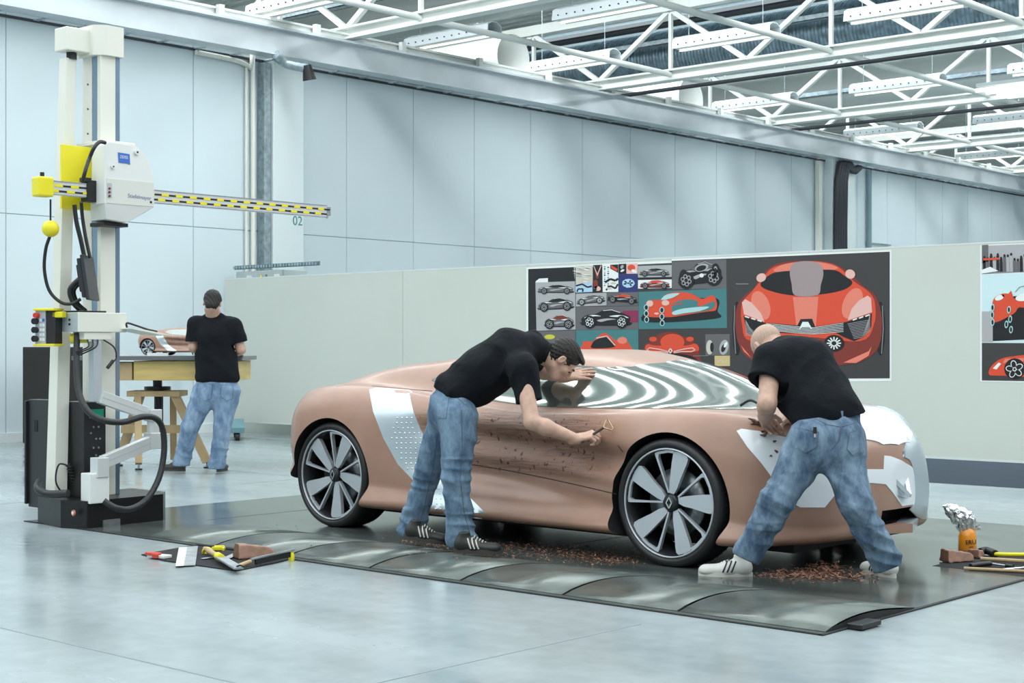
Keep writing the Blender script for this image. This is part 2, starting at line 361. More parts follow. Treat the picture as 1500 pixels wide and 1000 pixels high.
# pipes on the pilasters, sensor
g = MB(); q0 = onX(352, 85, -17.4)
g.tube([(WX+.06, 12.9, 5.30), (WX+.06, 13.6, 5.28), (WX+.06, 13.85, 5.2), (WX+.06, 13.9, 5.0), (WX+.06, 13.9, .1)], .035, offwhite, 10, steps=4)
g.tube([(WX+.06, 13.78, 5.2), (WX+.06, 13.78, .1)], .02, offwhite, 8)
tag(obj('wall_pipe', g), 'cream pipes bent over the top beside the first pilaster', 'pipe')
tag(obj('downpipe', MB().beam((WX+.11, 14.07, .1), (WX+.11, 14.07, 5.3), .12, .14, up=V3((1, 0, 0))), galv), 'grey steel channel standing against the first pilaster', 'channel')
p = onX(420, 93, -16.95); q = onX(452, 112, -16.7)
t = thing('heater_hose', 'short silver flexible hose with black nozzle hanging under the crane beam', 'hose', (p.x, p.y, q.z))
M = Matrix.Translation(p); obj('hose', MB().tube([(p.x, p.y-.2, p.z+.1), p, (q.x, q.y, q.z+.12)], .07, galv, 12), None, t); obj('nozzle', MB().cyl((q.x, q.y-.03, q.z+.16), (q.x, q.y+.02, q.z-.05), .06, black, 12, .1), None, t)
tag(obj('wall_conduit', MB().beam((WX+.1, 29.6, .1), (WX+.1, 29.6, 5.3), .12, .1, up=V3((1, 0, 0))), offwhite), 'cream conduit left of the black cables on far pilaster', 'pipe')
g = MB()
for k in range(5): g.tube([(WX+.29, 31.0+.03*k, 5.28), (WX+.29, 30.7+.05*k, 5.15), (WX+.29, 30.05+.1*k, 4.9), (WX+.29, 30.05+.1*k, .1)], .055, dk, 8, steps=4)
tag(obj('cable_bundle', g), 'thick black cable bundle running down the far pilaster', 'cable', kind=None)
tag(obj('wall_conduit', MB().cyl((WX+.08, 31.9, 1), (WX+.08, 31.9, 5.3), .06, mat('blue_grey', (.2, .3, .34), .5), 8).box((WX+.02, 31.85, 3.6), (WX+.06, 33, 3.63), galv)), 'thin blue-grey conduit right of far pilaster', 'pipe')
# the rolling display partition
YP = 12.72; PZ0, PZ1 = .2, 2.117; PX0 = -16.56
pan = mat('partition_laminate', (.60, .635, .58), .5, var=(.8, .03)); trimw = mat('aluminium_edge', (.72, .76, .74), .4, .2)
edges = [PX0, onY(590, 500, YP).x, onY(772, 500, YP).x, onY(1185, 500, YP).x, onY(1700, 500, YP).x]
plab = ['grey partition panel at the left end, on the blue castor foot', 'blank grey partition panel between the left-end panel and the posters', 'grey partition panel behind the car sketches and the middle person', 'grey partition panel at right, between and behind the two posters']
for k in range(4):
    x0, x1 = edges[k]+.003, edges[k+1]-.003
    t = thing('partition_panel', plab[k], 'partition', ((x0+x1)/2, YP, .2), 'rolling display partition panels')
    obj('board', MB().box((x0, YP, PZ0+.02), (x1, YP+.06, PZ1-.012)), pan, t)
    obj('edge_strip', MB().box((x0, YP-.002, PZ0), (x1, YP+.062, PZ0+.02)).box((x0, YP-.002, PZ1-.012), (x1, YP+.062, PZ1)), trimw, t)
    if k: 
        for xx in (x0+.3, x1-.3): obj('support_foot', MB().box((xx-.03, YP+.062, 0), (xx+.03, YP+.12, .9)), greyal, t)
# blue castor foot of the left-end panel
bl = mat('blue_grey_enamel', (.12, .24, .27), .4)
pL = onZ(337, 640, .1); t = thing('castor_foot', 'blue-grey steel castor foot under the left end of partition', 'castor base', (-15.6, 12.5, 0))
g = MB(); g.prism([(-.42, .10), (.42, .10), (.42, .17), (.12, .26), (-.12, .26), (-.42, .17)], lambda a, c, k: V3((-15.95+a*.75+(.04 if k else -.04)*0, 12.45-a*.55*1.0, c)) + V3((.05, .07, 0))*(1 if k else -1), bl)
obj('bracket', g, None, t, bevel=.005)
for a in (-.36, .36):
    c = V3((-15.95+a*.75, 12.45-a*.55, .05)); obj('castor', MB().cyl(c-V3((.018, .018, 0)), c+V3((.018, .018, 0)), .05, rubber, 16), None, t)
# box on top of a cabinet behind the partition
p0 = onY(358, 404, 13.6); p1 = onY(480, 404, 13.6)
t = thing('switch_box', 'grey electrical box with a perforated strip showing over partition top', 'electrical box', ((p0.x+p1.x)/2, 13.6, 0))
obj('pedestal', MB().box((p0.x+.1, 13.5, 0), (p1.x-.5, 13.9, 2.05)), pan, t)
obj('housing', MB().box((p0.x, 13.45, 2.05), (p0.x+1.0, 13.9, 2.26)), mat('box_grey', (.45, .52, .52), .5), t, bevel=.01)
g = MB()
for k in range(30): g.box((p0.x-.05+.06*k, 13.44, 2.30), (p0.x-.05+.06*k+.04, 13.47, 2.335), galv)
g.box((p0.x-.06, 13.47, 2.29), (p0.x+1.75, 13.49, 2.345), bl); obj('perforated_strip', g, None, t)
for k, (cx, cm) in enumerate(((.25, white), (.55, yellow), (.66, bl), (.85, white))): obj('label_plate', MB().box((p0.x+cx, 13.44, 2.14), (p0.x+cx+(.12 if cm is white else .03), 13.451, 2.2), cm), None, t)
# black cabinet at the back left
x0 = onZ(33, 648, 0); t = thing('storage_cabinet', 'tall black cabinet behind the measuring machine at left', 'cabinet', (-13.6, 7.2, 0))
c0 = atd(33, 508, 18.4); M = Matrix.Translation((c0.x, c0.y, 0)) @ Matrix.Rotation(TH, 4, 'Z')
obj('body', MB().box((0, 0, .04), (.8, .5, 1.2), None, M), blackmetal, t, bevel=.01)
for k in range(2): obj('door', MB().box((.01+.395*k, -.02, .08), (.395+.395*k, -.002, 1.18), None, M), mat('cabinet_door', (.014, .014, .012), .5), t, bevel=.004)
# ================================================================== the clay car
YC = 7.68
ST = {  # X: [(half width, z)] from the underside centre up to the roof centre
 -8.26: [(0, .42), (.50, .42), (.60, .48), (.66, .58), (.64, .72), (.56, .83), (.44, .875), (.25, .885), (0, .89)],
 -8.18: [(0, .36), (.68, .37), (.77, .45), (.81, .58), (.78, .74), (.68, .865), (.50, .90), (.28, .91), (0, .915)],
 -8.04: [(0, .30), (.87, .31), (.92, .42), (.935, .58), (.90, .77), (.76, .90), (.56, .93), (.34, .955), (0, .965)],
 -7.88: [(0, .26), (.92, .27), (.95, .38), (.965, .58), (.925, .79), (.79, .92), (.60, .945), (.38, 1.0), (0, 1.02)],
 -7.62: [(0, .15), (.93, .165), (.955, .33), (.97, .58), (.93, .80), (.80, .93), (.62, .955), (.41, 1.05), (0, 1.075)],
 -7.20: [(0, .14), (.915, .155), (.93, .32), (.94, .56), (.91, .79), (.80, .915), (.64, .94), (.43, 1.09), (0, 1.12)],
 -6.90: [(0, .14), (.86, .15), (.90, .31), (.875, .54), (.885, .76), (.80, .88), (.66, .91), (.44, 1.115), (0, 1.15)],
 -6.40: [(0, .14), (.87, .15), (.90, .29), (.815, .50), (.865, .70), (.80, .825), (.70, .86), (.46, 1.13), (0, 1.185)],
 -5.90: [(0, .14), (.88, .15), (.91, .29), (.81, .48), (.87, .67), (.81, .80), (.715, .84), (.46, 1.115), (0, 1.185)],
 -5.45: [(0, .14), (.925, .155), (.935, .30), (.88, .49), (.915, .67), (.85, .81), (.71, .845), (.43, 1.05), (0, 1.115)],
 -4.92: [(0, .14), (.935, .155), (.96, .32), (.965, .52), (.95, .70), (.86, .845), (.66, .855), (.37, .92), (0, .955)],
 -4.60: [(0, .13), (.915, .145), (.92, .30), (.935, .49), (.915, .67), (.83, .83), (.60, .85), (.35, .875), (0, .895)],
 -4.40: [(0, .135), (.825, .15), (.85, .27), (.86, .45), (.84, .62), (.76, .78), (.55, .83), (.33, .855), (0, .87)],
 -4.28: [(0, .14), (.69, .155), (.73, .26), (.745, .42), (.725, .56), (.65, .72), (.48, .80), (.28, .83), (0, .84)],
 -4.17: [(0, .155), (.54, .165), (.60, .25), (.605, .38), (.59, .52), (.52, .65), (.39, .745), (.23, .78), (0, .79)],
 -4.08: [(0, .18), (.40, .19), (.46, .26), (.475, .37), (.46, .49), (.41, .60), (.31, .69), (.17, .725), (0, .735)],
 -3.995: [(0, .30), (.05, .30), (.10, .33), (.12, .38), (.12, .45), (.11, .50), (.08, .55), (.04, .57), (0, .58)],
 -4.02: [(0, .24), (.16, .24), (.27, .28), (.31, .36), (.30, .46), (.27, .54), (.20, .62), (.11, .65), (0, .66)],
}
SX = np.array(sorted(ST)); TIP = -3.996; SP = np.array([ST[x] for x in SX])
def hermite(xs, ys, x):
    xs = np.asarray(xs, float); n = len(xs); h = np.diff(xs); d = np.diff(ys, axis=0)/h.reshape(-1, *([1]*(ys.ndim-1)))
    m = np.zeros_like(ys)
    m[0] = d[0]; m[-1] = d[-1]
    for i in range(1, n-1):
        a = d[i-1]*h[i]+d[i]*h[i-1]; mm = a/(h[i]+h[i-1])
        lim = 3*np.minimum(abs(d[i-1]), abs(d[i])); same = d[i-1]*d[i] > 0
        m[i] = np.where(same, np.sign(mm)*np.minimum(abs(mm), lim), 0)
    x = np.clip(x, xs[0], xs[-1]); i = np.clip(np.searchsorted(xs, x)-1, 0, n-2); t = ((x-xs[i])/h[i])
    sh = (-1,)+(1,)*(ys.ndim-1); t = np.atleast_1d(t).reshape(sh); hh = np.atleast_1d(h[i]).reshape(sh); i = np.atleast_1d(i)
    return (2*t**3-3*t**2+1)*ys[i]+(t**3-2*t**2+t)*hh*m[i]+(-2*t**3+3*t**2)*ys[i+1]+(t**3-t**2)*hh*m[i+1]
def cat(P, s):
    """uniform Catmull-Rom through the rows of P at parameters s"""
    n = len(P); i = np.clip(np.floor(s).astype(int), 0, n-2); t = (s-i)[:, None]
    p0 = P[np.maximum(i-1, 0)].copy(); k = i == 0; p0[k] = P[0]*np.array([1, 1]); p0[k, 0] = -P[1, 0]; p0[k, 1] = P[1, 1]
    p1 = P[i]; p2 = P[i+1]; p3 = P[np.minimum(i+2, n-1)].copy(); k = i == n-2; p3[k, 0] = -P[n-2, 0]; p3[k, 1] = P[n-2, 1]
    return .5*(2*p1+(p2-p0)*t+(2*p0-5*p1+4*p2-p3)*t**2+(3*p1-p0-3*p2+p3)*t**3)
def waist(q, x):
    """hollows in the door: one under the shoulder, one under the shut line"""
    m = np.clip((x+7.05)/.5, 0, 1)*np.clip((-5.02-x)/.45, 0, 1); m = m*m*(3-2*m)
    c1 = .655-.07*(x+6.38); c2 = .41-.10*(x+6.38); q = q.copy(); k = q[:, 0] > .5; z = q[:, 1]
    q[:, 0] -= k*m*(.068*np.exp(-((z-c1)/.06)**2)+.032*np.exp(-((z-c2)/.05)**2)-.024*np.exp(-((z-c1+.12)/.04)**2))
    return q
def section(P, x, s): return waist(cat(P, s), x)
def S(x, s, side=-1, off=0.):
    P = hermite(SX, SP, np.array([x]))[0]; q = section(P, x, np.array([float(s)]))[0]
    v = V3((x, YC+side*q[0], q[1]))
    if off:
        e = .01; a = S(min(x+e, SX[-1]), s, side)-S(max(x-e, SX[0]), s, side); b = S(x, min(s+e, 8), side)-S(x, max(s-e, 0), side)
        n = a.cross(b).normalized()
        if s > 7.95: n = V3((n.x, 0, abs(n.z))).normalized()
        c = V3((x, YC, .6))
        if (v-c).dot(n) < 0: n = -n
        v = v+n*off
    return v
NI, NJ = 150, 120
u_ = np.linspace(0, 1, NI); gx = np.interp(np.linspace(0, 1, NI), np.linspace(0, 1, 9), [-8.26, -8.20, -8.0, -7.4, -6.3, -5.1, -4.45, -4.10, -3.995])
sx_ = np.linspace(0, 8, NJ); PP = hermite(SX, SP, gx)
car = thing('clay_car_model', 'full-size brown clay sports car model being sculpted in the middle', 'car model', (-6.1, YC, 0))
clay = bpy.data.materials.new('brown_clay')
def build_clay(m):
    m.use_nodes = True; nt = m.node_tree; b = nt.nodes['Principled BSDF']; L = nt.links.new
    tc = nt.nodes.new('ShaderNodeTexCoord')
    n = nt.nodes.new('ShaderNodeTexNoise'); n.inputs['Scale'].default_value = 3; n.inputs['Detail'].default_value = 6; L(tc.outputs['Object'], n.inputs['Vector'])
    r = nt.nodes.new('ShaderNodeValToRGB'); r.color_ramp.elements[0].position = .3; r.color_ramp.elements[0].color = (.33, .185, .13, 1); r.color_ramp.elements[1].position = .7; r.color_ramp.elements[1].color = (.41, .24, .175, 1)
    L(n.outputs['Fac'], r.inputs[0])
    # scraped band on the door: long furrows and dark specks, only between the wheels
    mp = nt.nodes.new('ShaderNodeMapping'); mp.inputs['Scale'].default_value = (1.2, 2, 14); mp.inputs['Rotation'].default_value = (0, .22, 0); L(tc.outputs['Object'], mp.inputs[0])
    n2 = nt.nodes.new('ShaderNodeTexNoise'); n2.inputs['Scale'].default_value = 3.5; n2.inputs['Detail'].default_value = 9; n2.inputs['Roughness'].default_value = .65; L(mp.outputs[0], n2.inputs['Vector'])
    sep = nt.nodes.new('ShaderNodeSeparateXYZ'); L(tc.outputs['Object'], sep.inputs[0])
    def rng_(o, a, b_, c, d):
        q = nt.nodes.new('ShaderNodeMapRange'); q.inputs[1].default_value = a; q.inputs[2].default_value = b_; q.inputs[3].default_value = c; q.inputs[4].default_value = d; L(o, q.inputs[0]); return q.outputs[0]
    def mul(a, b_):
        q = nt.nodes.new('ShaderNodeMath'); q.operation = 'MULTIPLY'; L(a, q.inputs[0]); L(b_, q.inputs[1]); return q.outputs[0]
    mask = mul(mul(rng_(sep.outputs[0], -.95, -.6, 0, 1), rng_(sep.outputs[0], .55, .82, 1, 0)), mul(rng_(sep.outputs[2], .42, .5, 0, 1), rng_(sep.outputs[2], .76, .83, 1, 0)))
    mp2 = nt.nodes.new('ShaderNodeMapping'); mp2.inputs['Scale'].default_value = (1, 1, .6); mp2.inputs['Rotation'].default_value = (0, .6, 0); L(tc.outputs['Object'], mp2.inputs[0])
    n3 = nt.nodes.new('ShaderNodeTexNoise'); n3.inputs['Scale'].default_value = 34; n3.inputs['Detail'].default_value = 3; L(mp2.outputs[0], n3.inputs['Vector'])
    specks = mul(rng_(n3.outputs['Fac'], .62, .66, 0, 1), mask)
    fur = mul(rng_(n2.outputs['Fac'], .52, .62, 0, 1), mask)
    mx = nt.nodes.new('ShaderNodeMix'); mx.data_type = 'RGBA'; L(mul(fur, rng_(n2.outputs['Fac'], 0, 1, .8, .8)), mx.inputs[0]); L(r.outputs[0], mx.inputs[6]); mx.inputs[7].default_value = (.20, .10, .07, 1)
    mx2 = nt.nodes.new('ShaderNodeMix'); mx2.data_type = 'RGBA'; L(specks, mx2.inputs[0]); L(mx.outputs[2], mx2.inputs[6]); mx2.inputs[7].default_value = (.07, .03, .022, 1)
    L(mx2.outputs[2], b.inputs['Base Color'])
    bp = nt.nodes.new('ShaderNodeBump'); bp.inputs['Strength'].default_value = .9; bp.inputs['Distance'].default_value = .016
    L(mul(n2.outputs['Fac'], mask), bp.inputs['Height'])
    bp2 = nt.nodes.new('ShaderNodeBump'); bp2.inputs['Strength'].default_value = .05; bp2.inputs['Distance'].default_value = .01
    n4 = nt.nodes.new('ShaderNodeTexNoise'); n4.inputs['Scale'].default_value = 90; L(tc.outputs['Object'], n4.inputs['Vector']); L(n4.outputs['Fac'], bp2.inputs['Height']); L(bp.outputs[0], bp2.inputs['Normal'])
    L(bp2.outputs[0], b.inputs['Normal']); b.inputs['Roughness'].default_value = .36; b.inputs['Coat Weight'].default_value = .22; b.inputs['Coat Roughness'].default_value = .22; b.inputs['Specular IOR Level'].default_value = .5
build_clay(clay)
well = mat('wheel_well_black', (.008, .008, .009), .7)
g = MB(); vs = []; 
for i in range(NI):
    q = section(PP[i], gx[i], sx_)
    ring = [(gx[i], YC-h, z) for h, z in q]+[(gx[i], YC+h, z) for h, z in q[-2:0:-1]]
    vs += ring
R_ = 2*NJ-2
g.add(vs, [(i*R_+j, i*R_+(j+1) % R_, (i+1)*R_+(j+1) % R_, (i+1)*R_+j) for i in range(NI-1) for j in range(R_)], clay, True)
g.add(vs[:R_], [tuple(range(R_))], clay, True); g.add(vs[-R_:], [tuple(range(R_))], clay, True)
tmp = obj('tmp', g)
bmm = bmesh.new(); bmm.from_mesh(tmp.data); bmesh.ops.remove_doubles(bmm, verts=bmm.verts, dist=1e-5); bmesh.ops.recalc_face_normals(bmm, faces=bmm.faces); bmm.to_mesh(tmp.data); bmm.free()
AX = (-7.65, -4.90); AY = 6.85
cutters = []
for ax in AX:
    for sgn in (-1, 1):
        y0 = YC+sgn*.60; y1 = YC+sgn*1.3
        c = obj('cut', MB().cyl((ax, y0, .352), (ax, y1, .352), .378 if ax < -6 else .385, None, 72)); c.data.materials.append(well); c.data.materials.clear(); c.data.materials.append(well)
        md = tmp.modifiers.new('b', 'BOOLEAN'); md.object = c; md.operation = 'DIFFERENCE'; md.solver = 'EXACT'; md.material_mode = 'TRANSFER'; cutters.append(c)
# lower front intake
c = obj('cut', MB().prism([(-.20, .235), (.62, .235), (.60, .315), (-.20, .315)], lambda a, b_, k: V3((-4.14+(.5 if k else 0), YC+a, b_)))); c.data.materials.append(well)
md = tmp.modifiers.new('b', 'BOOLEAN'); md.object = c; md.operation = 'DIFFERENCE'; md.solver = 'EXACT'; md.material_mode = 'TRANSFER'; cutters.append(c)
bpy.context.view_layer.update()
me = bpy.data.meshes.new_from_object(tmp.evaluated_get(bpy.context.evaluated_depsgraph_get())); me.name = 'body'
off = tmp.location - car.location
me.transform(Matrix.Translation(off))
bpy.data.objects.remove(tmp)
for c in cutters: bpy.data.objects.remove(c)
me.polygons.foreach_set('use_smooth', [True]*len(me.polygons))
body = bpy.data.objects.new('body', me); COL.objects.link(body); body.parent = car
me.set_sharp_from_angle(angle=math.radians(50))
BV = BVHTree.FromPolygons([tuple(V3((gx[i], YC-h, z))) for i in range(NI) for h, z in section(PP[i], gx[i], sx_)], [(i*NJ+j, i*NJ+j+1, (i+1)*NJ+j+1, (i+1)*NJ+j) for i in range(NI-1) for j in range(NJ-1)])
BV2 = BVHTree.FromPolygons([tuple(v) for v in vs], [(i*R_+j, i*R_+(j+1) % R_, (i+1)*R_+(j+1) % R_, (i+1)*R_+j) for i in range(NI-1) for j in range(R_)])
BVF = BVHTree.FromPolygons([tuple(v) for v in vs], [(i*R_+j, i*R_+(j+1) % R_, (i+1)*R_+(j+1) % R_, (i+1)*R_+j) for i in range(NI-1) for j in range(R_)]+[tuple(range((NI-1)*R_, NI*R_))])
def grid_fill(poly, step):
    """triangulate a 2-d polygon with inner grid points"""
    pts = []; n = len(poly)
    for i in range(n):
        a = np.array(poly[i], float); b_ = np.array(poly[(i+1) % n], float); k = max(1, int(np.hypot(*(b_-a))/step))
        for t in range(k): pts.append(tuple(a+(b_-a)*t/k))
    m = len(pts); P = np.array(pts); lo = P.min(0); hi = P.max(0)
    def inside(x, y):
        c = False
        for i in range(m):
            x1, y1 = pts[i]; x2, y2 = pts[(i+1) % m]
            if (y1 > y) != (y2 > y) and x < (x2-x1)*(y-y1)/(y2-y1)+x1: c = not c
        return c
    inner = []
    xx = np.arange(lo[0]+step/2, hi[0], step); yy = np.arange(lo[1]+step/2, hi[1], step)
    for x in xx:
        for y in yy:
            if np.min(np.hypot(P[:, 0]-x, P[:, 1]-y)) > step*.55 and inside(x, y): inner.append((x, y))
    V, E, F, *_ = delaunay_2d_cdt([V3(p).to_2d() if len(p) == 3 else __import__('mathutils').Vector(p) for p in pts+inner], [], [list(range(m))], 1, 1e-7)
    return [tuple(v) for v in V], [tuple(f) for f in F]
def smoothpoly(poly, k=4):
    n = len(poly); out = []; P = [np.array(p, float) for p in poly]
    for i in range(n):
        a, b_, c, d = P[i-1], P[i], P[(i+1) % n], P[(i+2) % n]
        for t in range(k):
            t /= k; out.append(tuple(.5*(2*b_+(c-a)*t+(2*a-5*b_+4*c-d)*t*t+(3*b_-a-3*c+d)*t**3)))
    return out
def shell(name, pts3, nrm, faces, m, parent, off, mirror=False):
    """a thin sheet laid on a surface: front skin plus a rim down into it"""
    used = sorted({i for f in faces for i in f}); new = {a: i for i, a in enumerate(used)}; pts3 = [pts3[i] for i in used]; nrm = [nrm[i] for i in used]; faces = [tuple(new[i] for i in f) for f in faces]
    g = MB(); top = [p+n*off for p, n in zip(pts3, nrm)]; bot = [p-n*.004 for p, n in zip(pts3, nrm)]; N = len(top)
    cnt = {}
    for f in faces:
        for i in range(len(f)):
            e = (f[i], f[(i+1) % len(f)]); cnt[e] = 1
    rim = [(a, b_, N+b_, N+a) for (a, b_) in cnt if (b_, a) not in cnt]
    g.add(top+bot, list(faces)+rim, m, True)
    if mirror:
        g2 = MB(); mv = [V3((p.x, 2*YC-p.y, p.z)) for p in top+bot]
        if mirror == 'join': g.add(mv, [tuple(reversed(f)) for f in list(faces)+rim], m, True)
        else: g2.add(mv, [tuple(reversed(f)) for f in list(faces)+rim], m, True); o2 = obj(name, g2, None, parent, fixn=False)
    o = obj(name, g, None, parent, fixn=False); o.data.set_sharp_from_angle(angle=math.radians(60)); return o
def patch_px(name, poly, bvh, m, parent, off=.003, step=4, smooth=True, mirror=False):
    """outline read from the photograph, carried onto the real surface"""
    V, F = grid_fill(smoothpoly(poly) if smooth else poly, step); pts = []; nr = []; ok = []
    for x, y in V:
        r = rdir(x, y).normalized(); h = bvh.ray_cast(CAM, r)
        if h[0] is None: pts.append(V3()); nr.append(V3()); ok.append(False); continue
        n = h[1]; n = -n if n.dot(r) > 0 else n; pts.append(h[0]); nr.append(n); ok.append(True)
    F2 = []
    for f in F:
        if all(ok[i] for i in f):
            a, b_, c = [pts[i] for i in f[:3]]
            nn = (b_-a).cross(c-a); 
            if nn.dot(nr[f[0]]) < 0: f = tuple(reversed(f))
            if max((a-b_).length, (b_-c).length) < .25: F2.append(f)
    return shell(name, pts, nr, F2, m, parent, off, mirror)
def patch_xs(name, poly, m, parent, off=.004, step=.1, mirror='join', smooth=False, side=-1, kx=1.):
    poly = smoothpoly(poly) if smooth else poly; V, F = grid_fill([(x*kx, s) for x, s in poly], step); pts = []; nr = []
    for x, s in V:
        x /= kx
        s = max(0, min(8, s)); p = S(x, s, side); q = S(x, s, side, off=1.0); pts.append(p); nr.append(q-p)
    F2 = []
    for f in F:
        a, b_, c = [pts[i] for i in f[:3]]
        if (b_-a).cross(c-a).dot(nr[f[0]]) < 0: f = tuple(reversed(f))
        F2.append(f)
    return shell(name, pts, nr, F2, m, parent, off, mirror)
glassm = mat('glazing_film', (.42, .47, .44), .10, .85, coat=.6)
silver = mat('silver_film', (.62, .70, .74), .38, .8)
whitef = mat('white_film', (.86, .90, .93), .22, .05, coat=.5)
o = patch_xs('window_glass', [(-7.05, 6.35), (-6.8, 6.12), (-6.4, 6.03), (-5.9, 6.0), (-5.4, 6.0), (-5.0, 6.0), (-4.72, 6.02), (-4.60, 6.3), (-4.58, 7), (-4.58, 8), (-5.46, 8), (-5.46, 7.5), (-5.55, 7.08), (-5.7, 6.9), (-6.1, 6.84), (-6.5, 6.82), (-6.9, 6.7)], glassm, car, .004, .09)
o['label'] = 'silvery reflective window film'
o = patch_px('side_panel', [(541, 571), (551, 568), (598, 571), (604, 574), (601, 583), (606, 603), (618, 632), (640, 672), (672, 712), (712, 752), (706, 759), (680, 757), (632, 752), (630, 735), (610, 708), (583, 680), (562, 642), (547, 603)], BV, silver, car, .003, 6, smooth=False, mirror=True)
o['label'] = 'silver textured side panel'
# raised dots of the side panel
g = MB()
for j in range(19):
    v = 612+j*7.4; l_ = np.interp(v, [600, 618, 642, 680, 708, 735, 752], [590, 578, 574, 592, 616, 636, 640]); r2_ = np.interp(v, [600, 632, 672, 712, 752], [602, 615, 637, 668, 706])
    u = l_+(j % 2)*3.5
    while u < r2_-2:
        h = BV.ray_cast(CAM, rdir(u, v).normalized())
        if h[0]:
            c = h[0]; g.ball(c+V3((0, .003, 0)), .0125, silver, 8, (1, .8, .6)); c2 = V3((c.x, 2*YC-c.y, c.z)); g.ball(c2-V3((0, .003, 0)), .0125, silver, 8, (1, .8, .6))
        u += 7
obj('texture_dots', g, None, car)['kind'] = 'stuff'
o = patch_px('front_film', [(1079, 631), (1086, 628), (1110, 631), (1150, 640), (1215, 655), (1232, 687), (1263, 687), (1294, 687), (1295, 667), (1304, 668), (1320, 674), (1336, 684), (1342, 696), (1340, 738), (1321, 741), (1307, 721), (1297, 709), (1276, 707), (1240, 708), (1225, 722), (1208, 743), (1172, 743), (1155, 733), (1135, 705), (1115, 678), (1095, 655)], BVF, whitef, car, .003, 3.5, smooth=False)
o['label'] = 'white headlight and nose band'
o = patch_xs('nose_film', [(-4.5, 1.4), (-4.3, 1.4), (-4.1, 1.4), (-4.0, 1.4), (-4.0, 7.6), (-4.1, 6.3), (-4.3, 5.9), (-4.5, 5.8)], silver, car, .006, .13, mirror=False, side=1, kx=6.)
o['label'] = 'silver film on the far half of the nose'
o = patch_xs('hood_film', [(-4.42, 6.1), (-4.3, 5.9), (-4.17, 5.9), (-4.08, 6.2), (-4.03, 6.8), (-4.02, 8), (-4.5, 8), (-4.52, 7)], whitef, car, .007, .13, kx=6.)
o['label'] = 'white film over the nose'
# grille with the diamond emblem, front lip
t_ = obj('grille', MB().prism([(0, .61), (.05, .585), (.13, .50), (.05, .385), (0, .37), (-.05, .385), (-.13, .50), (-.05, .585)], lambda a, b_, k: V3((-4.00-(b_-.45)*.30-abs(a)*.42+(.018 if k else -.03), YC+a, b_))), silver, car, bevel=.004)
dm_ = MB(); 
for k in range(4):
    a = [(0, .60), (.085, .495), (0, .385), (-.085, .495)]; p, q = a[k], a[(k+1) % 4]
    f = lambda s: V3((-3.97-(s[1]-.45)*.30-abs(s[0])*.42, YC+s[0], s[1]))
    dm_.beam(f(p), f(q), .022, .022)
obj('diamond_emblem', dm_, chrome, t_)
g = MB(); lipf = lambda sg: (lambda a, b_, k: V3((-3.93-.36*(a/.6)**1.5-(0 if k else .10), YC+sg*a, b_)))
g.prism([(0, .185), (.30, .19), (.30, .235), (0, .235)], lipf(-1), clay)
g.prism([(0, .185), (.28, .19), (.50, .20), (.60, .235), (.40, .25), (.2, .24), (0, .235)], lipf(1), silver)
g.prism([(.44, .24), (.62, .22), (.66, .30), (.50, .34), (.47, .33), (.56, .28)], lipf(1), clay)
obj('front_lip', g, None, car, bevel=.004)
# shut lines: thin dark inlays
ln = MB()
def inlay(pts, r=.0022):
    P = []
    for i in range(len(pts)-1):
        for k in range(6):
            t = k/6; u = pts[i][0]*(1-t)+pts[i+1][0]*t; v = pts[i][1]*(1-t)+pts[i+1][1]*t
            h = BV.ray_cast(CAM, rdir(u, v).normalized())
            if h[0]: P.append(h[0]-rdir(u, v)*.0012)
    if len(P) > 2: ln.tube(P, r, well, 6, steps=1)
inlay([(690, 680), (740, 688), (800, 700), (850, 711), (893, 721), (905, 724)])
inlay([(850, 560), (862, 577), (876, 598)], .003)
inlay([(905, 652), (914, 664)])
inlay([(545, 565), (600, 570), (640, 573)])
obj('shut_line', ln, None, car)
g = MB(); c = S(-4.62, 6.25, off=.02); g.tube([c+V3((-.06, -.01, 0)), c+V3((0, 0, .03)), c+V3((.07, 0, .0))], .008, black, 8); obj('mirror_stub', g, None, car)
# mirrors of shape: dark underbody
obj('underbody', MB().box((-7.9, YC-.62, .10), (-4.3, YC+.62, .22)), well, car)
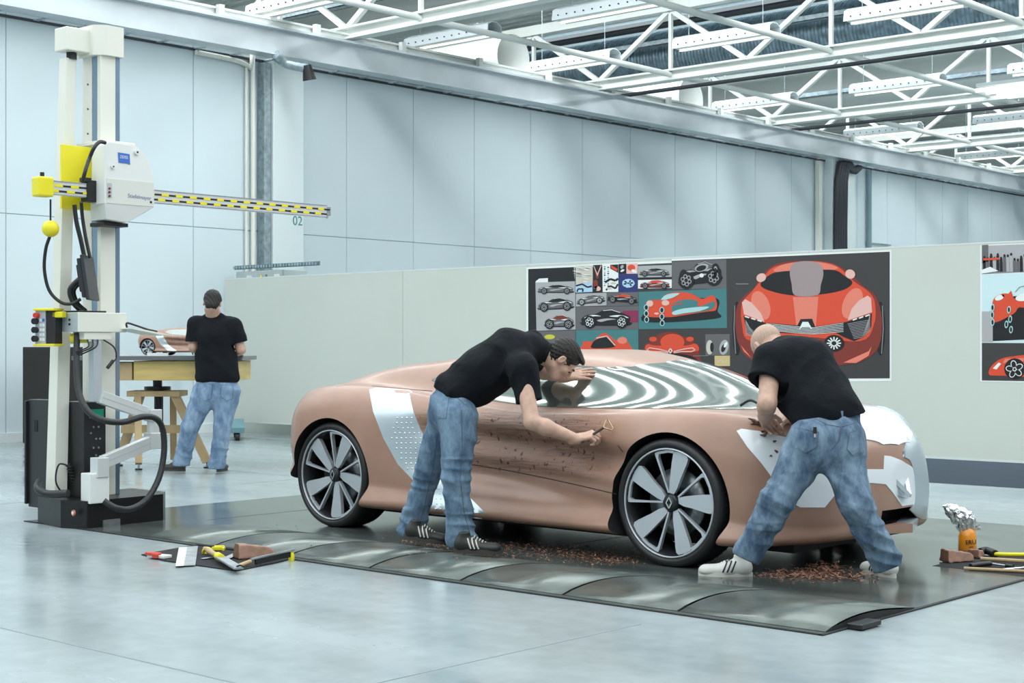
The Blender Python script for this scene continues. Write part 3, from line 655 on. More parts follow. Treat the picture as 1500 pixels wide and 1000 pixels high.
# ------------------------------------------------------------------ wheels
rimm = mat('machined_alloy', (.62, .66, .70), .38, .55); tyre_m = mat('tyre_rubber', (.015, .015, .016), .45, bump=(50, .08)); disc = mat('brake_disc', (.22, .24, .25), .35, .8)
def make_wheel(rot):
    w_ = obj('wheel', MB().lathe([(0.022, .300), (.008, .306), (.004, .322), (.014, .340), (.034, .350), (.06, .352), (.20, .352), (.228, .345), (.24, .31), (.235, .295), (.03, .292)], tyre_m, 72), None, None, origin=(0, 0, 0))
    w_['label'] = 'low profile tyre'
    g = MB()
    for a0 in range(60):
        a = 2*PI*a0/60
        for (y0, y1) in ((.045, .10), (.16, .215)):
            g.beam((.3525*math.cos(a), y0, .3525*math.sin(a)), (.3525*math.cos(a+.05), y1, .3525*math.sin(a+.05)), .004, .0015, well)
    for r in (.10, .13, .16): g.lathe([(r-.004, .3528), (r+.004, .3528), (r+.004, .351), (r-.004, .351)], well, 60)
    obj('tread', g, None, w_)
    g = MB().lathe([(.028, .288), (.016, .296), (.022, .302), (.235, .296), (.235, .27), (.05, .268)], mat('rim_black', (.02, .021, .023), .3, .3), 72); obj('rim_barrel', g, None, w_)
    obj('rim_ring', MB().lathe([(.012, .290), (.010, .294), (.014, .300), (.022, .300), (.022, .290)], rimm, 72), None, w_)
    obj('brake_disc', MB().lathe([(.10, .06), (.10, .185), (.125, .185), (.125, .06)], disc, 48), None, w_)
    P = lambda a, r: (r*math.sin(a), r*math.cos(a))
    for k in range(5):
        A = math.radians(15+rot+72*k); B = math.radians(-20+rot+72*k)
        # broad blade, narrow at the hub
        poly = [P(A-.50, .055), P(A-.36, .10), P(A-.27, .15), P(A-.21, .22), P(A-.175, .268), P(A-.15, .284), P(A, .286), P(A+.16, .284), P(A+.205, .27), P(A+.215, .24), P(A+.20, .15), P(A+.22, .09), P(A+.1, .05)]
        def f(a, b_, kk):
            r = math.hypot(a, b_); return V3((a, (.03 if kk else .052)+.03*(1-min(1, r/.28))*.6, b_))
        obj('spoke_blade', MB().prism(poly, f, rimm), None, w_, bevel=.003)
        th = [P(B-.05, .056), P(B-.022, .15), P(B-.018, .27), P(B-.01, .284), P(B+.05, .287), P((A+B)/2, .287), P(A-.16, .287), P(A-.17, .271), P((A+B)/2, .273), P(B+.075, .272), P(B+.038, .255), P(B+.045, .15), P(B+.12, .056)]
        obj('spoke', MB().prism(th, f, rimm), None, w_, bevel=.002)
    hb = obj('hub_cap', MB().lathe([(.03, .0), (.03, .036), (.036, .046), (.08, .05), (.1, .0)], mat('rim_black', (.02, .021, .023), .3), 32), None, w_)
    g = MB(); a = [(0, .03), (.018, 0), (0, -.03), (-.018, 0)]
    for k in range(4): g.beam((a[k][0], .027, a[k][1]), (a[(k+1) % 4][0], .027, a[(k+1) % 4][1]), .006, .009, chrome, up=V3((0, 1, 0)))
    obj('diamond_badge', g, None, hb)
    return w_
protoF = make_wheel(0); protoR = make_wheel(14)
def place_wheel(w_, x, sgn, steer=0):
    w_.parent = car; w_.location = V3((x, YC+sgn*(YC-6.735), .352))-car.location
    w_.rotation_euler = (0, 0, (PI if sgn > 0 else 0)+steer)
protoR.scale = (1, 1.18, 1); fr = dup(protoF); rr = dup(protoR)
place_wheel(protoF, AX[1], -1, math.radians(0)); place_wheel(protoR, AX[0], -1); place_wheel(fr, AX[1], 1); place_wheel(rr, AX[0], 1)
# ================================================================== soft bodies (signed distance -> mesh)
class Field:
    def __init__(s, lo, hi, h):
        s.h = h; s.lo = np.array(lo, float)-3*h; n = np.ceil((np.array(hi)+3*h-s.lo)/h).astype(int)+1
        s.ax = [(s.lo[i]+h*np.arange(n[i])).astype(np.float32) for i in range(3)]; s.V = np.full(n, 1., np.float32)
    def reg(s, lo, hi):
        sl = []
        for i in range(3):
            a = max(0, int((lo[i]-s.lo[i])/s.h)-1); b_ = min(len(s.ax[i]), int((hi[i]-s.lo[i])/s.h)+3); sl.append(slice(a, max(a, b_)))
        return tuple(sl), s.ax[0][sl[0]][:, None, None], s.ax[1][sl[1]][None, :, None], s.ax[2][sl[2]][None, None, :]
    def put(s, sl, d, k, op):
        A = s.V[sl]
        if op == '-': d = -d; hh = np.clip(.5-.5*(A-d)/k, 0, 1) if k > 0 else (d > A)*1.; s.V[sl] = A*(1-hh)+d*hh+k*hh*(1-hh)
        else: hh = np.clip(.5+.5*(A-d)/max(k, 1e-6), 0, 1); s.V[sl] = A*(1-hh)+d*hh-k*hh*(1-hh)
    def cone(s, p, q, r0, r1, k=.02, flat=None, op='+'):
        p = np.array(p, float); q = np.array(q, float); R = max(r0, r1)+k+2*s.h
        if flat: R = R*max(1, flat[1])
        sl, X, Y, Z = s.reg(np.minimum(p, q)-R, np.maximum(p, q)+R)
        a = q-p; L = max(a@a, 1e-9); X = X-p[0]; Y = Y-p[1]; Z = Z-p[2]
        t = np.clip((X*a[0]+Y*a[1]+Z*a[2])/L, 0, 1); dx = X-t*a[0]; dy = Y-t*a[1]; dz = Z-t*a[2]
        if flat:
            n = np.array(flat[0], float); n /= np.linalg.norm(n); f = 1/flat[1]-1; w_ = dx*n[0]+dy*n[1]+dz*n[2]; dx = dx+f*w_*n[0]; dy = dy+f*w_*n[1]; dz = dz+f*w_*n[2]
        d = np.sqrt(dx*dx+dy*dy+dz*dz)-(r0+(r1-r0)*t); s.put(sl, d, k, op); return s
    def ell(s, c, r, R=None, k=.02, op='+'):
        c = np.array(c, float); m = max(r)+k+2*s.h; sl, X, Y, Z = s.reg(c-m, c+m); X = X-c[0]; Y = Y-c[1]; Z = Z-c[2]
        if R is None: R = np.eye(3)
        q = [(X*R[0][i]+Y*R[1][i]+Z*R[2][i])/r[i] for i in range(3)]; L = np.sqrt(q[0]**2+q[1]**2+q[2]**2)
        L2 = np.sqrt((q[0]/r[0])**2+(q[1]/r[1])**2+(q[2]/r[2])**2)+1e-9; s.put(sl, L*(L-1)/L2, k, op); return s
    def cut(s, p, n, rad=9.):
        """remove everything on the n side of a plane, near p"""
        p = np.array(p, float); n = np.array(n, float); n /= np.linalg.norm(n); sl, X, Y, Z = s.reg(p-rad, p+rad)
        X = X-p[0]; Y = Y-p[1]; Z = Z-p[2]; d = X*n[0]+Y*n[1]+Z*n[2]; ok = (X*X+Y*Y+Z*Z) < rad*rad
        s.V[sl] = np.where(ok & (s.V[sl] < .5), np.maximum(s.V[sl], d), s.V[sl]); return s
    def ripple(s, amp, lam, dirs, seed=0, warp=.5, lo=None, hi=None):
        """cloth folds: warped ridges across the given directions"""
        r = np.random.default_rng(seed); sl, X, Y, Z = s.reg(lo, hi) if lo is not None else ((slice(None),)*3, s.ax[0][:, None, None], s.ax[1][None, :, None], s.ax[2][None, None, :])
        w1 = np.sin(X*7+Y*5+r.random()*6)+np.sin(Z*9-X*6+r.random()*6); acc = 0
        for dv in dirs:
            dv = np.array(dv, float); dv /= np.linalg.norm(dv); ph = r.random()*6
            q = (X*dv[0]+Y*dv[1]+Z*dv[2])*(2*PI/lam); acc = acc+(1-np.abs(np.sin(q*.5+warp*w1+ph)))*(.5+.5*np.sin(X*11+Z*13+Y*9+ph*3))
        s.V[sl] = s.V[sl]-amp*(acc.astype(np.float32)-.3*len(dirs)); return s
    def mesh(s):
        V = s.V; S_ = V < 0; nx, ny, nz = V.shape
        cs = np.zeros((nx-1, ny-1, nz-1), np.int8)
        for i in (0, 1):
            for j in (0, 1):
                for k in (0, 1): cs += S_[i:nx-1+i, j:ny-1+j, k:nz-1+k]
        act = (cs > 0) & (cs < 8); idx = np.argwhere(act); I = np.full(act.shape, -1, np.int32); I[act] = np.arange(len(idx))
        cor = [(i, j, k) for i in (0, 1) for j in (0, 1) for k in (0, 1)]
        val = np.stack([V[idx[:, 0]+c[0], idx[:, 1]+c[1], idx[:, 2]+c[2]] for c in cor], 1)
        P = np.zeros((len(idx), 3)); N = np.zeros(len(idx))
        for a in range(8):
            for b_ in range(a+1, 8):
                ca, cb = np.array(cor[a]), np.array(cor[b_])
                if abs(ca-cb).sum() != 1: continue
                va, vb = val[:, a], val[:, b_]; m = (va < 0) != (vb < 0); t = np.where(m, va/np.where(m, va-vb, 1), 0)
                P += m[:, None]*(ca+(cb-ca)*t[:, None]); N += m
        P = (idx+P/N[:, None])*s.h+s.lo; F = []
        for ax in range(3):
            o = [0, 0, 0]; o[ax] = 1; A = S_[:nx-o[0], :ny-o[1], :nz-o[2]]; B = S_[o[0]:, o[1]:, o[2]:]
            e = np.argwhere(A != B); b1, b2 = (ax+1) % 3, (ax+2) % 3
            e = e[(e[:, b1] > 0) & (e[:, b2] > 0)]; e = e[(e[:, b1] < act.shape[b1]) & (e[:, b2] < act.shape[b2])]
            u = np.zeros(3, int); u[b1] = 1; w_ = np.zeros(3, int); w_[b2] = 1
            q = np.stack([I[tuple((e-u-w_).T)], I[tuple((e-w_).T)], I[tuple(e.T)], I[tuple((e-u).T)]], 1)
            fl = A[tuple(e.T)]; q[~fl] = q[~fl][:, ::-1]; F.append(q)
        F = np.concatenate(F); F = F[(F >= 0).all(1)]
        return P, F
def soft(name, fld, m, parent, smooth=1):
    P, F = fld.mesh(); base = worldloc(parent); P = P-np.array(base)
    me = bpy.data.meshes.new(name); me.vertices.add(len(P)); me.vertices.foreach_set('co', P.astype(np.float32).ravel())
    me.loops.add(F.size); me.loops.foreach_set('vertex_index', F.astype(np.int32).ravel()); me.polygons.add(len(F))
    me.polygons.foreach_set('loop_start', np.arange(0, F.size, 4, dtype=np.int32)); me.polygons.foreach_set('loop_total', np.full(len(F), 4, np.int32))
    me.update(calc_edges=True); me.validate(); me.polygons.foreach_set('use_smooth', [True]*len(me.polygons)); me.materials.append(m)
    o = bpy.data.objects.new(name, me); COL.objects.link(o); o.parent = parent
    if smooth:
        bm = bmesh.new(); bm.from_mesh(me)
        for _ in range(smooth): bmesh.ops.smooth_vert(bm, verts=bm.verts, factor=.45, use_axis_x=True, use_axis_y=True, use_axis_z=True)
        bm.to_mesh(me); bm.free()
    return o
def bvh_of(o):
    off = worldloc(o); me = o.data
    return BVHTree.FromPolygons([tuple(v.co+off) for v in me.vertices], [tuple(p.vertices) for p in me.polygons])
skin = mat('skin', (.58, .36, .27), .5, var=(30, .10), bump=(160, .08, .002)); hairm = mat('dark_brown_hair', (.010, .007, .005), .55, var=(60, .5), bump=(110, .9, .01))
stub = mat('short_fair_stubble', (.50, .34, .26), .6, var=(180, .2))
shirtm = mat('black_cotton', (.005, .007, .010), .9, bump=(7, .6, .04), spec=.25); shirtm2 = shirtm
def denim(name, a, b_):
    m = bpy.data.materials.new(name); m.use_nodes = True; nt = m.node_tree; p = nt.nodes['Principled BSDF']; L = nt.links.new
    tc = nt.nodes.new('ShaderNodeTexCoord'); n = nt.nodes.new('ShaderNodeTexNoise'); n.inputs['Scale'].default_value = 8; n.inputs['Detail'].default_value = 9; n.inputs['Roughness'].default_value = .62
    mp = nt.nodes.new('ShaderNodeMapping'); mp.inputs['Scale'].default_value = (1.4, 1.4, .7); L(tc.outputs['Object'], mp.inputs[0]); L(mp.outputs[0], n.inputs['Vector'])
    r = nt.nodes.new('ShaderNodeValToRGB'); r.color_ramp.elements[0].position = .38; r.color_ramp.elements[0].color = (*a, 1); r.color_ramp.elements[1].position = .64; r.color_ramp.elements[1].color = (*b_, 1)
    L(n.outputs['Fac'], r.inputs[0]); L(r.outputs[0], p.inputs['Base Color']); p.inputs['Roughness'].default_value = .9
    n2 = nt.nodes.new('ShaderNodeTexNoise'); n2.inputs['Scale'].default_value = 16; n2.inputs['Detail'].default_value = 8; L(mp.outputs[0], n2.inputs['Vector'])
    bp = nt.nodes.new('ShaderNodeBump'); bp.inputs['Strength'].default_value = .9; bp.inputs['Distance'].default_value = .02; L(n2.outputs['Fac'], bp.inputs['Height']); L(bp.outputs[0], p.inputs['Normal'])
    return m
jeanA = denim('washed_blue_denim', (.07, .13, .21), (.20, .30, .40)); jeanB = denim('faded_blue_denim', (.055, .10, .17), (.21, .30, .39)); jeanC = denim('light_blue_denim', (.12, .20, .32), (.28, .39, .53))
stitch = mat('ochre_stitching', (.10, .11, .12), .8)
def basis(f, u):
    """columns: right, forward, up"""
    f = V3(f).normalized(); u = V3(u); u = (u-f*u.dot(f)).normalized(); r = f.cross(u); return np.array([r, f, u]).T
def do_head(F, c, B, neck, ears=True):
    c = np.array(c, float); T = lambda x, y, z: c+B@np.array([x, y, z])
    F.ell(T(0, -.018, .035), (.074, .094, .084), B, .01)
    F.ell(T(0, .022, -.035), (.058, .068, .075), B, .03)
    F.cone(T(-.025, .058, -.088), T(.025, .058, -.088), .022, .022, .03)
    F.cone(T(-.045, .0, -.06), T(-.022, .055, -.085), .02, .02, .02); F.cone(T(.045, .0, -.06), T(.022, .055, -.085), .02, .02, .02)
    F.cone(T(-.032, .074, .026), T(.032, .074, .026), .012, .012, .018)
    F.cone(T(-.048, .055, -.018), T(-.03, .072, -.022), .016, .012, .02); F.cone(T(.048, .055, -.018), T(.03, .072, -.022), .016, .012, .02)
    for x in (-.031, .031): F.ell(T(x, .094, .008), (.017, .014, .012), B, .010, '-')
    F.cone(T(0, .083, .018), T(0, .108, -.022), .008, .012, .010); F.cone(T(-.011, .094, -.025), T(.011, .094, -.025), .008, .008, .006)
    for x in (-.031, .031): F.ell(T(x, .074, .007), (.0125, .0125, .0115), B, .003)
    F.cone(T(-.02, .083, -.052), T(.02, .083, -.052), .006, .006, .006); F.cone(T(-.017, .082, -.064), T(.017, .082, -.064), .0065, .0065, .006)
    F.cone(T(-.02, .094, -.058), T(.02, .094, -.058), .0022, .0022, .002, op='-')
    if ears:
        for sx in (-1, 1):
            F.ell(T(sx*.078, -.012, -.002), (.010, .019, .031), B, .006); F.ell(T(sx*.087, -.008, .003), (.006, .010, .018), B, .004, '-')
    F.cone(T(0, -.035, -.05), neck, .056, .062, .03)
def do_hand(F, w_, d, n, side, curl, k=.006, thumb=(.6, .8, .3), spread=1.):
    w_ = V3(w_); d = V3(d).normalized(); n = V3(n); n = (n-d*n.dot(d)).normalized(); s_ = d.cross(n)*side
    off = (.030, .010, -.010, -.029); L0 = (.090, .094, .090, .080); sc_ = (1, 1.1, 1.02, .82)
    F.cone(w_-d*.03, w_+d*.02, .026, .027, .02, (n, .8))
    for i in range(4):
        kn = w_+d*L0[i]+s_*off[i]
        F.cone(w_+d*.012+s_*off[i]*.5, kn, .0165, .0115, .014)
        a = 0; p = kn; cc = curl[i] if isinstance(curl, (list, tuple)) else curl; dd0 = (d+s_*off[i]*3*spread).normalized()
        for j, (L, r0, r1) in enumerate(((.042, .0098, .009), (.027, .009, .0082), (.022, .0082, .007))):
            a += cc*(.8, 1.0, .7)[j]; dd = dd0*math.cos(a)+n*math.sin(a); q = p+dd*L*sc_[i]; F.cone(p, q, r0, r1, .004); p = q
    b_ = w_+d*.025+s_*.018; t1 = (d*thumb[0]+s_*thumb[1]+n*thumb[2]).normalized(); p = b_+t1*.046
    F.cone(b_, p, .0175, .013, .012); t2 = (d*.9+s_*.25+n*(thumb[2]+.15)).normalized(); q = p+t2*.032; F.cone(p, q, .0115, .0105, .005); t3 = (d*.95+n*(thumb[2]+.1)).normalized(); F.cone(q, q+t3*.025, .0105, .0088, .004)
def lerp(a, b_, t): return V3(a)*(1-t)+V3(b_)*t
def make_shoe(parent, heel, toe, mU, mS, stripes=None, lift=0., side=-1, w_=.046):
    """heel and toe: ground points; lift raises the heel"""
    heel = V3(heel); toe = V3(toe); d = (toe-heel).normalized(); s_ = V3((-d.y, d.x, 0)).normalized(); up = d.cross(s_); up = up if up.z > 0 else -up
    A = [heel, toe, heel+up*.14, toe+up*.1]; lo = [min(a[i] for a in A)-.07 for i in range(3)]; hi = [max(a[i] for a in A)+.07 for i in range(3)]
    F = Field(lo, hi, .0045); L = (toe-heel).length
    F.cone(heel+d*.045+up*.05, heel+d*(L*.45)+up*.045, w_*.80, w_*.88, .03); F.cone(heel+d*(L*.5)+up*.035, toe-d*.045+up*.032, w_*.95, w_*.88, .03, (up, .75))
    F.cone(heel+d*.05+up*.05, heel+d*.065+up*.115, w_*.72, w_*.70, .03)
    F.cut(heel+up*.02, -up, .5); F.cut(heel+d*.06+up*.118, up, .12)
    sh = soft('shoe', F, mU, parent, 2)
    g = MB(); n = 22; poly = []
    for i in range(n):
        a = 2*PI*i/n; x = math.cos(a); y = math.sin(a); ww = w_*(1.0 if x > 0 else .82); poly.append((L/2+x*L/2*(1-.06*abs(y)), y*ww))
    g.prism(poly, lambda a, b_, k: heel+d*a+s_*b_+up*(.026 if k else .0), mS, True); obj('sole', g, None, sh, bevel=.003)
    g = MB()
    for i in range(5): 
        c = heel+d*(L*(.44+.055*i))+up*(.094-.008*i); g.tube([c-s_*.022+up*(-.006), c+up*.004, c+s_*.022+up*(-.006)], .0028, stripes or mS, 6)
    obj('laces', g, None, sh)
    if stripes:
        bv = bvh_of(sh); g = MB()
        for sd in (-1, 1):
            for i in range(3):
                P = []
                for j in range(8):
                    z = .030+.008*j; x = L*.40+i*.022+(.0-j*.0035)
                    h = bv.ray_cast(heel+d*x+up*z+s_*(sd*.2), -s_*sd)
                    if h[0]: P.append(h[0]+s_*sd*.0006)
                if len(P) > 3: g.tube(P, .0042, stripes, 6, steps=1)
        if g.v: obj('side_stripes', g, None, sh)
    return sh
def bbox(pts, m): return [min(p[i] for p in pts)-m for i in range(3)], [max(p[i] for p in pts)+m for i in range(3)]
def pocket(parent, bv, poly, m, name='back_pocket', off=.004):
    o = patch_px(name, poly, bv, m, parent, off, 4, smooth=False)
    g = MB(); n = len(poly); c = (sum(p[0] for p in poly)/n, sum(p[1] for p in poly)/n)
    for i in range(n):
        a, b_ = poly[i], poly[(i+1) % n]; P = []
        for k in range(9):
            t = k/8; u = (a[0]*(1-t)+b_[0]*t)*.93+c[0]*.07; v = (a[1]*(1-t)+b_[1]*t)*.93+c[1]*.07; h = bv.ray_cast(CAM, rdir(u, v).normalized())
            if h[0]: P.append(h[0]-rdir(u, v)*(off+.0006))
        if len(P) > 2: g.tube(P, .0013, stitch, 5, steps=1)
    if g.v: obj('stitching', g, None, o)
def seam(parent, bv, pts, m=None, r=.0018, name='seam', lift=.001):
    g = MB(); P = []
    for i in range(len(pts)-1):
        for k in range(8):
            t = k/8; u = pts[i][0]*(1-t)+pts[i+1][0]*t; v = pts[i][1]*(1-t)+pts[i+1][1]*t; h = bv.ray_cast(CAM, rdir(u, v).normalized())
            if h[0]: P.append(h[0]-rdir(u, v).normalized()*lift)
    if len(P) > 3: g.tube(P, r, m or stitch, 6, steps=1); obj(name, g, None, parent)
def leg(F, hip, knee, ank, r=(.098, .075, .062), flare=.072, kk=.05):
    F.cone(hip, knee, r[0], r[1], kk); F.cone(knee, lerp(knee, ank, .55), r[1], r[2], .02); F.cone(lerp(knee, ank, .5), ank, r[2], flare, .03)
# ================================================================== the three sculptors
# ---- man scraping the door (middle)
P = atd
m1 = thing('person', 'person in black polo shirt and jeans leaning over the car door, scraping clay', 'person', onZ(655, 800, .01))
n_ = P(788, 513, 8.92); hc = P(823, 527, 8.93)
f1 = (RT*.50-UP*.86+FW*.10); u1 = (RT*.86+UP*.50)
shR, elR, wrR = P(765, 540, 8.66), P(779, 618, 8.53), P(845, 643, 8.585)
shL, elL, wrL = P(778, 506, 9.10), P(784, 541, 9.26), P(827, 553, 9.12)
pel, che = P(664, 583, 8.86), P(748, 518, 8.90)
pts = [n_, hc, shR, elR, wrR, shL, elL, wrL, pel, che, P(900, 620, 8.7), P(870, 545, 9.2)]
F = Field(*bbox(pts, .13), .0042)
do_head(F, hc, basis(f1, u1), n_)
F.cone(pel, che, .10, .10, .05, ((FW), 1.1)); F.cone(che, n_, .12, .055, .05)
for a, b_, c, d in ((shR, elR, wrR, 0), (shL, elL, wrL, 1)):
    F.cone(che, a, .09, .07, .04); F.cone(a, b_, .054, .043, .03); F.cone(b_, lerp(b_, c, .3), .043, .046, .02); F.cone(lerp(b_, c, .3), c, .046, .028, .02)
hd = (P(880, 632, 8.555)-wrR)
do_hand(F, wrR, hd, (RT*.35-UP*.85+FW*.4), 1, (1.0, 1.1, 1.2, 1.25), thumb=(.75, .35, .5))
do_hand(F, wrL, P(862, 546, 9.125)-wrL, (-UP*.72+FW*.68), 1, (.10, .12, .12, .16), thumb=(.7, .7, .05), spread=1.3)
bd = soft('body', F, skin, m1); bv1 = bvh_of(bd)
B = basis(f1, u1); c = np.array(hc); T = lambda x, y, z: c+B@np.array([x, y, z])
F = Field(*bbox([hc], .16), .004)
F.ell(T(0, -.022, .040), (.083, .102, .090), B, .01); F.ell(T(0, .045, .098), (.055, .05, .022), B, .02); F.ell(T(0, -.05, -.02), (.066, .055, .062), B, .03)
F.ell(T(0, .10, -.045), (.12, .085, .105), B, .008, '-'); F.cut(T(0, -.07, -.062), B@np.array([0, .2, -1]), .12)
for sx in (-1, 1): F.ell(T(sx*.085, .0, -.025), (.03, .032, .05), B, .008, '-')
F.ripple(.006, .022, [(1, .3, .2), (.1, 1, .5), (.2, .2, 1)], 3, 1.4)
soft('hair', F, hairm, m1, 1)
g = MB()
for sx in (-1, 1):
    g.tube([T(sx*.014, .090, .026), T(sx*.03, .088, .031), T(sx*.047, .076, .026)], .0045, hairm, 6)
obj('eyebrow', g, None, m1)
g = MB(); e_w = mat('eye_white', (.75, .75, .73), .2); 
for sx in (-1, 1): g.ball(T(sx*.031, .0765, .004), .0112, mat('dark_iris', (.03, .02, .015), .2), 10)
obj('eye', g, None, m1)
# shirt
F = Field(*bbox([pel, che, n_, shR, elR, shL, elL], .26), .006)
wst = P(668, 573, 8.86)
F.cone(wst, lerp(wst, che, .5), .135, .150, .06, (FW, 1.22)); F.cone(lerp(wst, che, .5), che, .150, .150, .06, (FW, 1.25))
F.cone(che, P(776, 512, 8.92), .135, .085, .06, (FW, 1.35)); F.cone(che, shR, .10, .086, .05); F.cone(che, shL, .10, .086, .05)
F.cone(shR, P(776, 592, 8.63), .086, .078, .04); F.cone(shL, elL, .085, .072, .04)
F.cone(lerp(wst, che, .35)-UP*.06, che-UP*.05, .09, .10, .06, (FW, 1.1))
ax1 = (che-wst).normalized(); cw = P(655, 580, 8.86)
F.ripple(.011, .13, [(.6, .3, 1), (1, .4, -.5)], 11, 1.2)
F.cut(P(666, 576, 8.86)-ax1*.055-UP*.0, -(ax1+UP*.35), .3); sd = (P(776, 592, 8.63)-shR).normalized(); F.cut(P(776, 588, 8.63), sd, .13)
F.cone(P(775, 575, 8.64), P(779, 625, 8.6), .060, .060, .005, op='-')
nd = (hc-n_).normalized(); F.cone(n_-nd*.03, n_+nd*.05, .088, .068, .03); F.cut(n_+nd*.05, nd+UP*.1, .10)
st = soft('polo_shirt', F, shirtm, m1, 1)
g = MB(); a = nd; x = a.cross(FW).normalized(); y = a.cross(x)
cc = n_+nd*.03; ring = [cc+x*.066*math.cos(t)+y*.070*math.sin(t) for t in [2*PI*k/16 for k in range(16)]]
vs = ring+[p+a*.03+(p-cc)*.02 for p in ring]+[p+a*.03-(p-cc)*.06 for p in ring]+[p-(p-cc)*.08 for p in ring]
g.add(vs, [(b_*16+k, b_*16+(k+1) % 16, ((b_+1) % 4)*16+(k+1) % 16, ((b_+1) % 4)*16+k) for b_ in range(4) for k in range(16)], None, True)
obj('collar', g, shirtm, st)
# jeans
hN, kN, aN = P(672, 612, 8.74), P(668, 700, 8.70), P(674, 786, 8.72)
hF, kF, aF = P(656, 608, 8.98), P(627, 690, 9.06), P(603, 776, 9.12)
F = Field(*bbox([hN, kN, aN, hF, kF, aF, wst], .17), .006)
F.cone(P(666, 580, 8.86), P(664, 610, 8.86), .118, .128, .05, (FW, 1.22)); leg(F, hN, kN, aN, (.114, .086, .072), .094); leg(F, hF, kF, aF, (.110, .084, .072), .092)
F.cone(P(652, 598, 8.80), P(652, 606, 8.95), .10, .10, .05)
F.ripple(.009, .12, [(.2, .1, 1), (.7, .5, .7)], 21, 1.3); F.ripple(.013, .07, [(.1, .2, 1)], 22, 1.3, *bbox([aN, aF], .13))
F.ripple(.010, .06, [(.3, .1, 1)], 24, 1.3, *bbox([kN, kF], .10))
F.cut(P(664, 568, 8.86), (ax1+UP*.8), .25)
F.cut(aN-UP*.05, -UP+RT*.25, .13); F.cut(aF-UP*.05, -UP-RT*.25, .13)
jn = soft('jeans', F, jeanA, m1, 1); bj = bvh_of(jn)
pocket(jn, bj, [(632, 567), (659, 575), (654, 612), (641, 612), (632, 603)], jeanA)
seam(jn, bj, [(676, 600), (677, 650), (674, 700), (680, 750), (690, 788)]); seam(jn, bj, [(640, 640), (633, 690), (622, 740), (612, 775)])
seam(jn, bj, [(634, 560), (660, 574), (690, 600)])
shoeD = mat('black_shoe_leather', (.02, .022, .02), .45); soleD = mat('shoe_sole_dark', (.05, .045, .04), .6); wh = mat('white_rubber', (.68, .66, .6), .5)
sk = onZ(657, 812, .048)
make_shoe(m1, onZ(664, 809, .046), onZ(664, 809, .046)+(RT*.97-FW*.22)*.285, shoeD, soleD, wh)
h0 = onZ(590, 797, .052); make_shoe(m1, h0+UP*.035, h0+(RT*.98-FW*.10)*.275, shoeD, soleD, wh)
# wire loop tool in his hand
ha = P(866, 638, 8.555); hb = P(884, 626, 8.555)
t = thing('clay_loop_tool', 'triangular wire loop clay tool held in the middle person\'s right hand', 'clay tool', (ha.x, ha.y, ha.z-.01))
obj('handle', MB().cyl(ha-(hb-ha)*.8, hb, .0075, mat('dark_wood', (.06, .04, .025), .5), 12), None, t)
g = MB(); A = [hb, P(887, 616, 8.57), P(890, 614, 8.575), P(898, 627, 8.54), P(896, 630, 8.54), hb]; g.tube(A, .0036, mat('brass_wire', (.45, .36, .2), .35, .9), 8, steps=1); obj('wire_loop', g, None, t)

# ---- man bending over the front wing (right)
m2 = thing('person', 'person with shaved head in black t-shirt and jeans bending over the front wing', 'person', onZ(1190, 850, .01))
hc = P(1125, 510, 8.08); n_ = P(1148, 518, 7.96)
f2 = (-UP*.80+FW*.52-RT*.28); u2 = (-RT*.40+UP*.45+FW*.75)
shL, elL, wrL = P(1129, 530, 7.86), P(1124, 590, 7.74), P(1119, 610, 7.98)
shR, elR, wrR = P(1192, 525, 8.08), P(1180, 590, 8.12), P(1158, 612, 8.16)
wst, che = P(1212, 612, 7.76), P(1170, 535, 7.90)
F = Field(*bbox([hc, n_, shL, elL, wrL, shR, elR, wrR, wst, che, P(1110, 625, 8.2)], .13), .0042)
do_head(F, hc, basis(f2, u2), n_)
F.cone(wst, che, .10, .10, .05, (RT, 1.1)); F.cone(che, n_, .12, .058, .05)
for a, b_, c in ((shL, elL, wrL), (shR, elR, wrR)):
    F.cone(che, a, .09, .07, .04); F.cone(a, b_, .056, .046, .03); F.cone(b_, lerp(b_, c, .3), .046, .046, .02); F.cone(lerp(b_, c, .3), c, .046, .030, .02)
do_hand(F, wrL, P(1126, 621, 8.08)-wrL, (RT*.6-UP*.6), -1, (.7, .75, .8, .85), thumb=(.7, .6, .4))
do_hand(F, wrR, P(1132, 620, 8.14)-wrR, (-UP*.9-FW*.3), 1, (.8, .8, .85, .9), thumb=(.7, .6, .4))
bd = soft('body', F, skin, m2)
B = basis(f2, u2); c = np.array(hc); T = lambda x, y, z: c+B@np.array([x, y, z])
F = Field(*bbox([hc], .15), .0042); F.ell(T(0, -.018, .036), (.0755, .0955, .086), B, .01); F.ell(T(0, .115, -.04), (.12, .09, .105), B, .01, '-'); F.cut(T(0, -.07, -.055), B@np.array([0, .2, -1]), .12)
soft('hair', F, stub, m2, 1)['label'] = 'close-shaved stubble'
F = Field(*bbox([wst, che, n_, shL, elL, shR, elR], .26), .006)
F.cone(wst, lerp(wst, che, .5), .150, .158, .06, (RT, 1.15)); F.cone(lerp(wst, che, .5), che, .158, .150, .06, (RT, 1.15))
F.cone(che, P(1150, 514, 7.96), .14, .085, .06, (RT, 1.2)); F.cone(che, shL, .11, .092, .05); F.cone(che, shR, .12, .095, .05)
cufL = P(1121, 556, 7.80); F.cone(shL, cufL, .092, .088, .04); F.cone(shR, lerp(shR, elR, .6), .09, .085, .04)
F.cone(P(1212, 600, 7.72), P(1216, 622, 7.74), .145, .15, .05, (RT, 1.2))
F.ripple(.012, .14, [(.8, .3, 1), (1, -.4, .2)], 31, 1.2)
sd = (cufL-shL).normalized(); F.cut(cufL+sd*.01, sd, .13); F.cone(cufL-sd*.04, P(1124, 590, 7.74), .060, .060, .004, op='-')
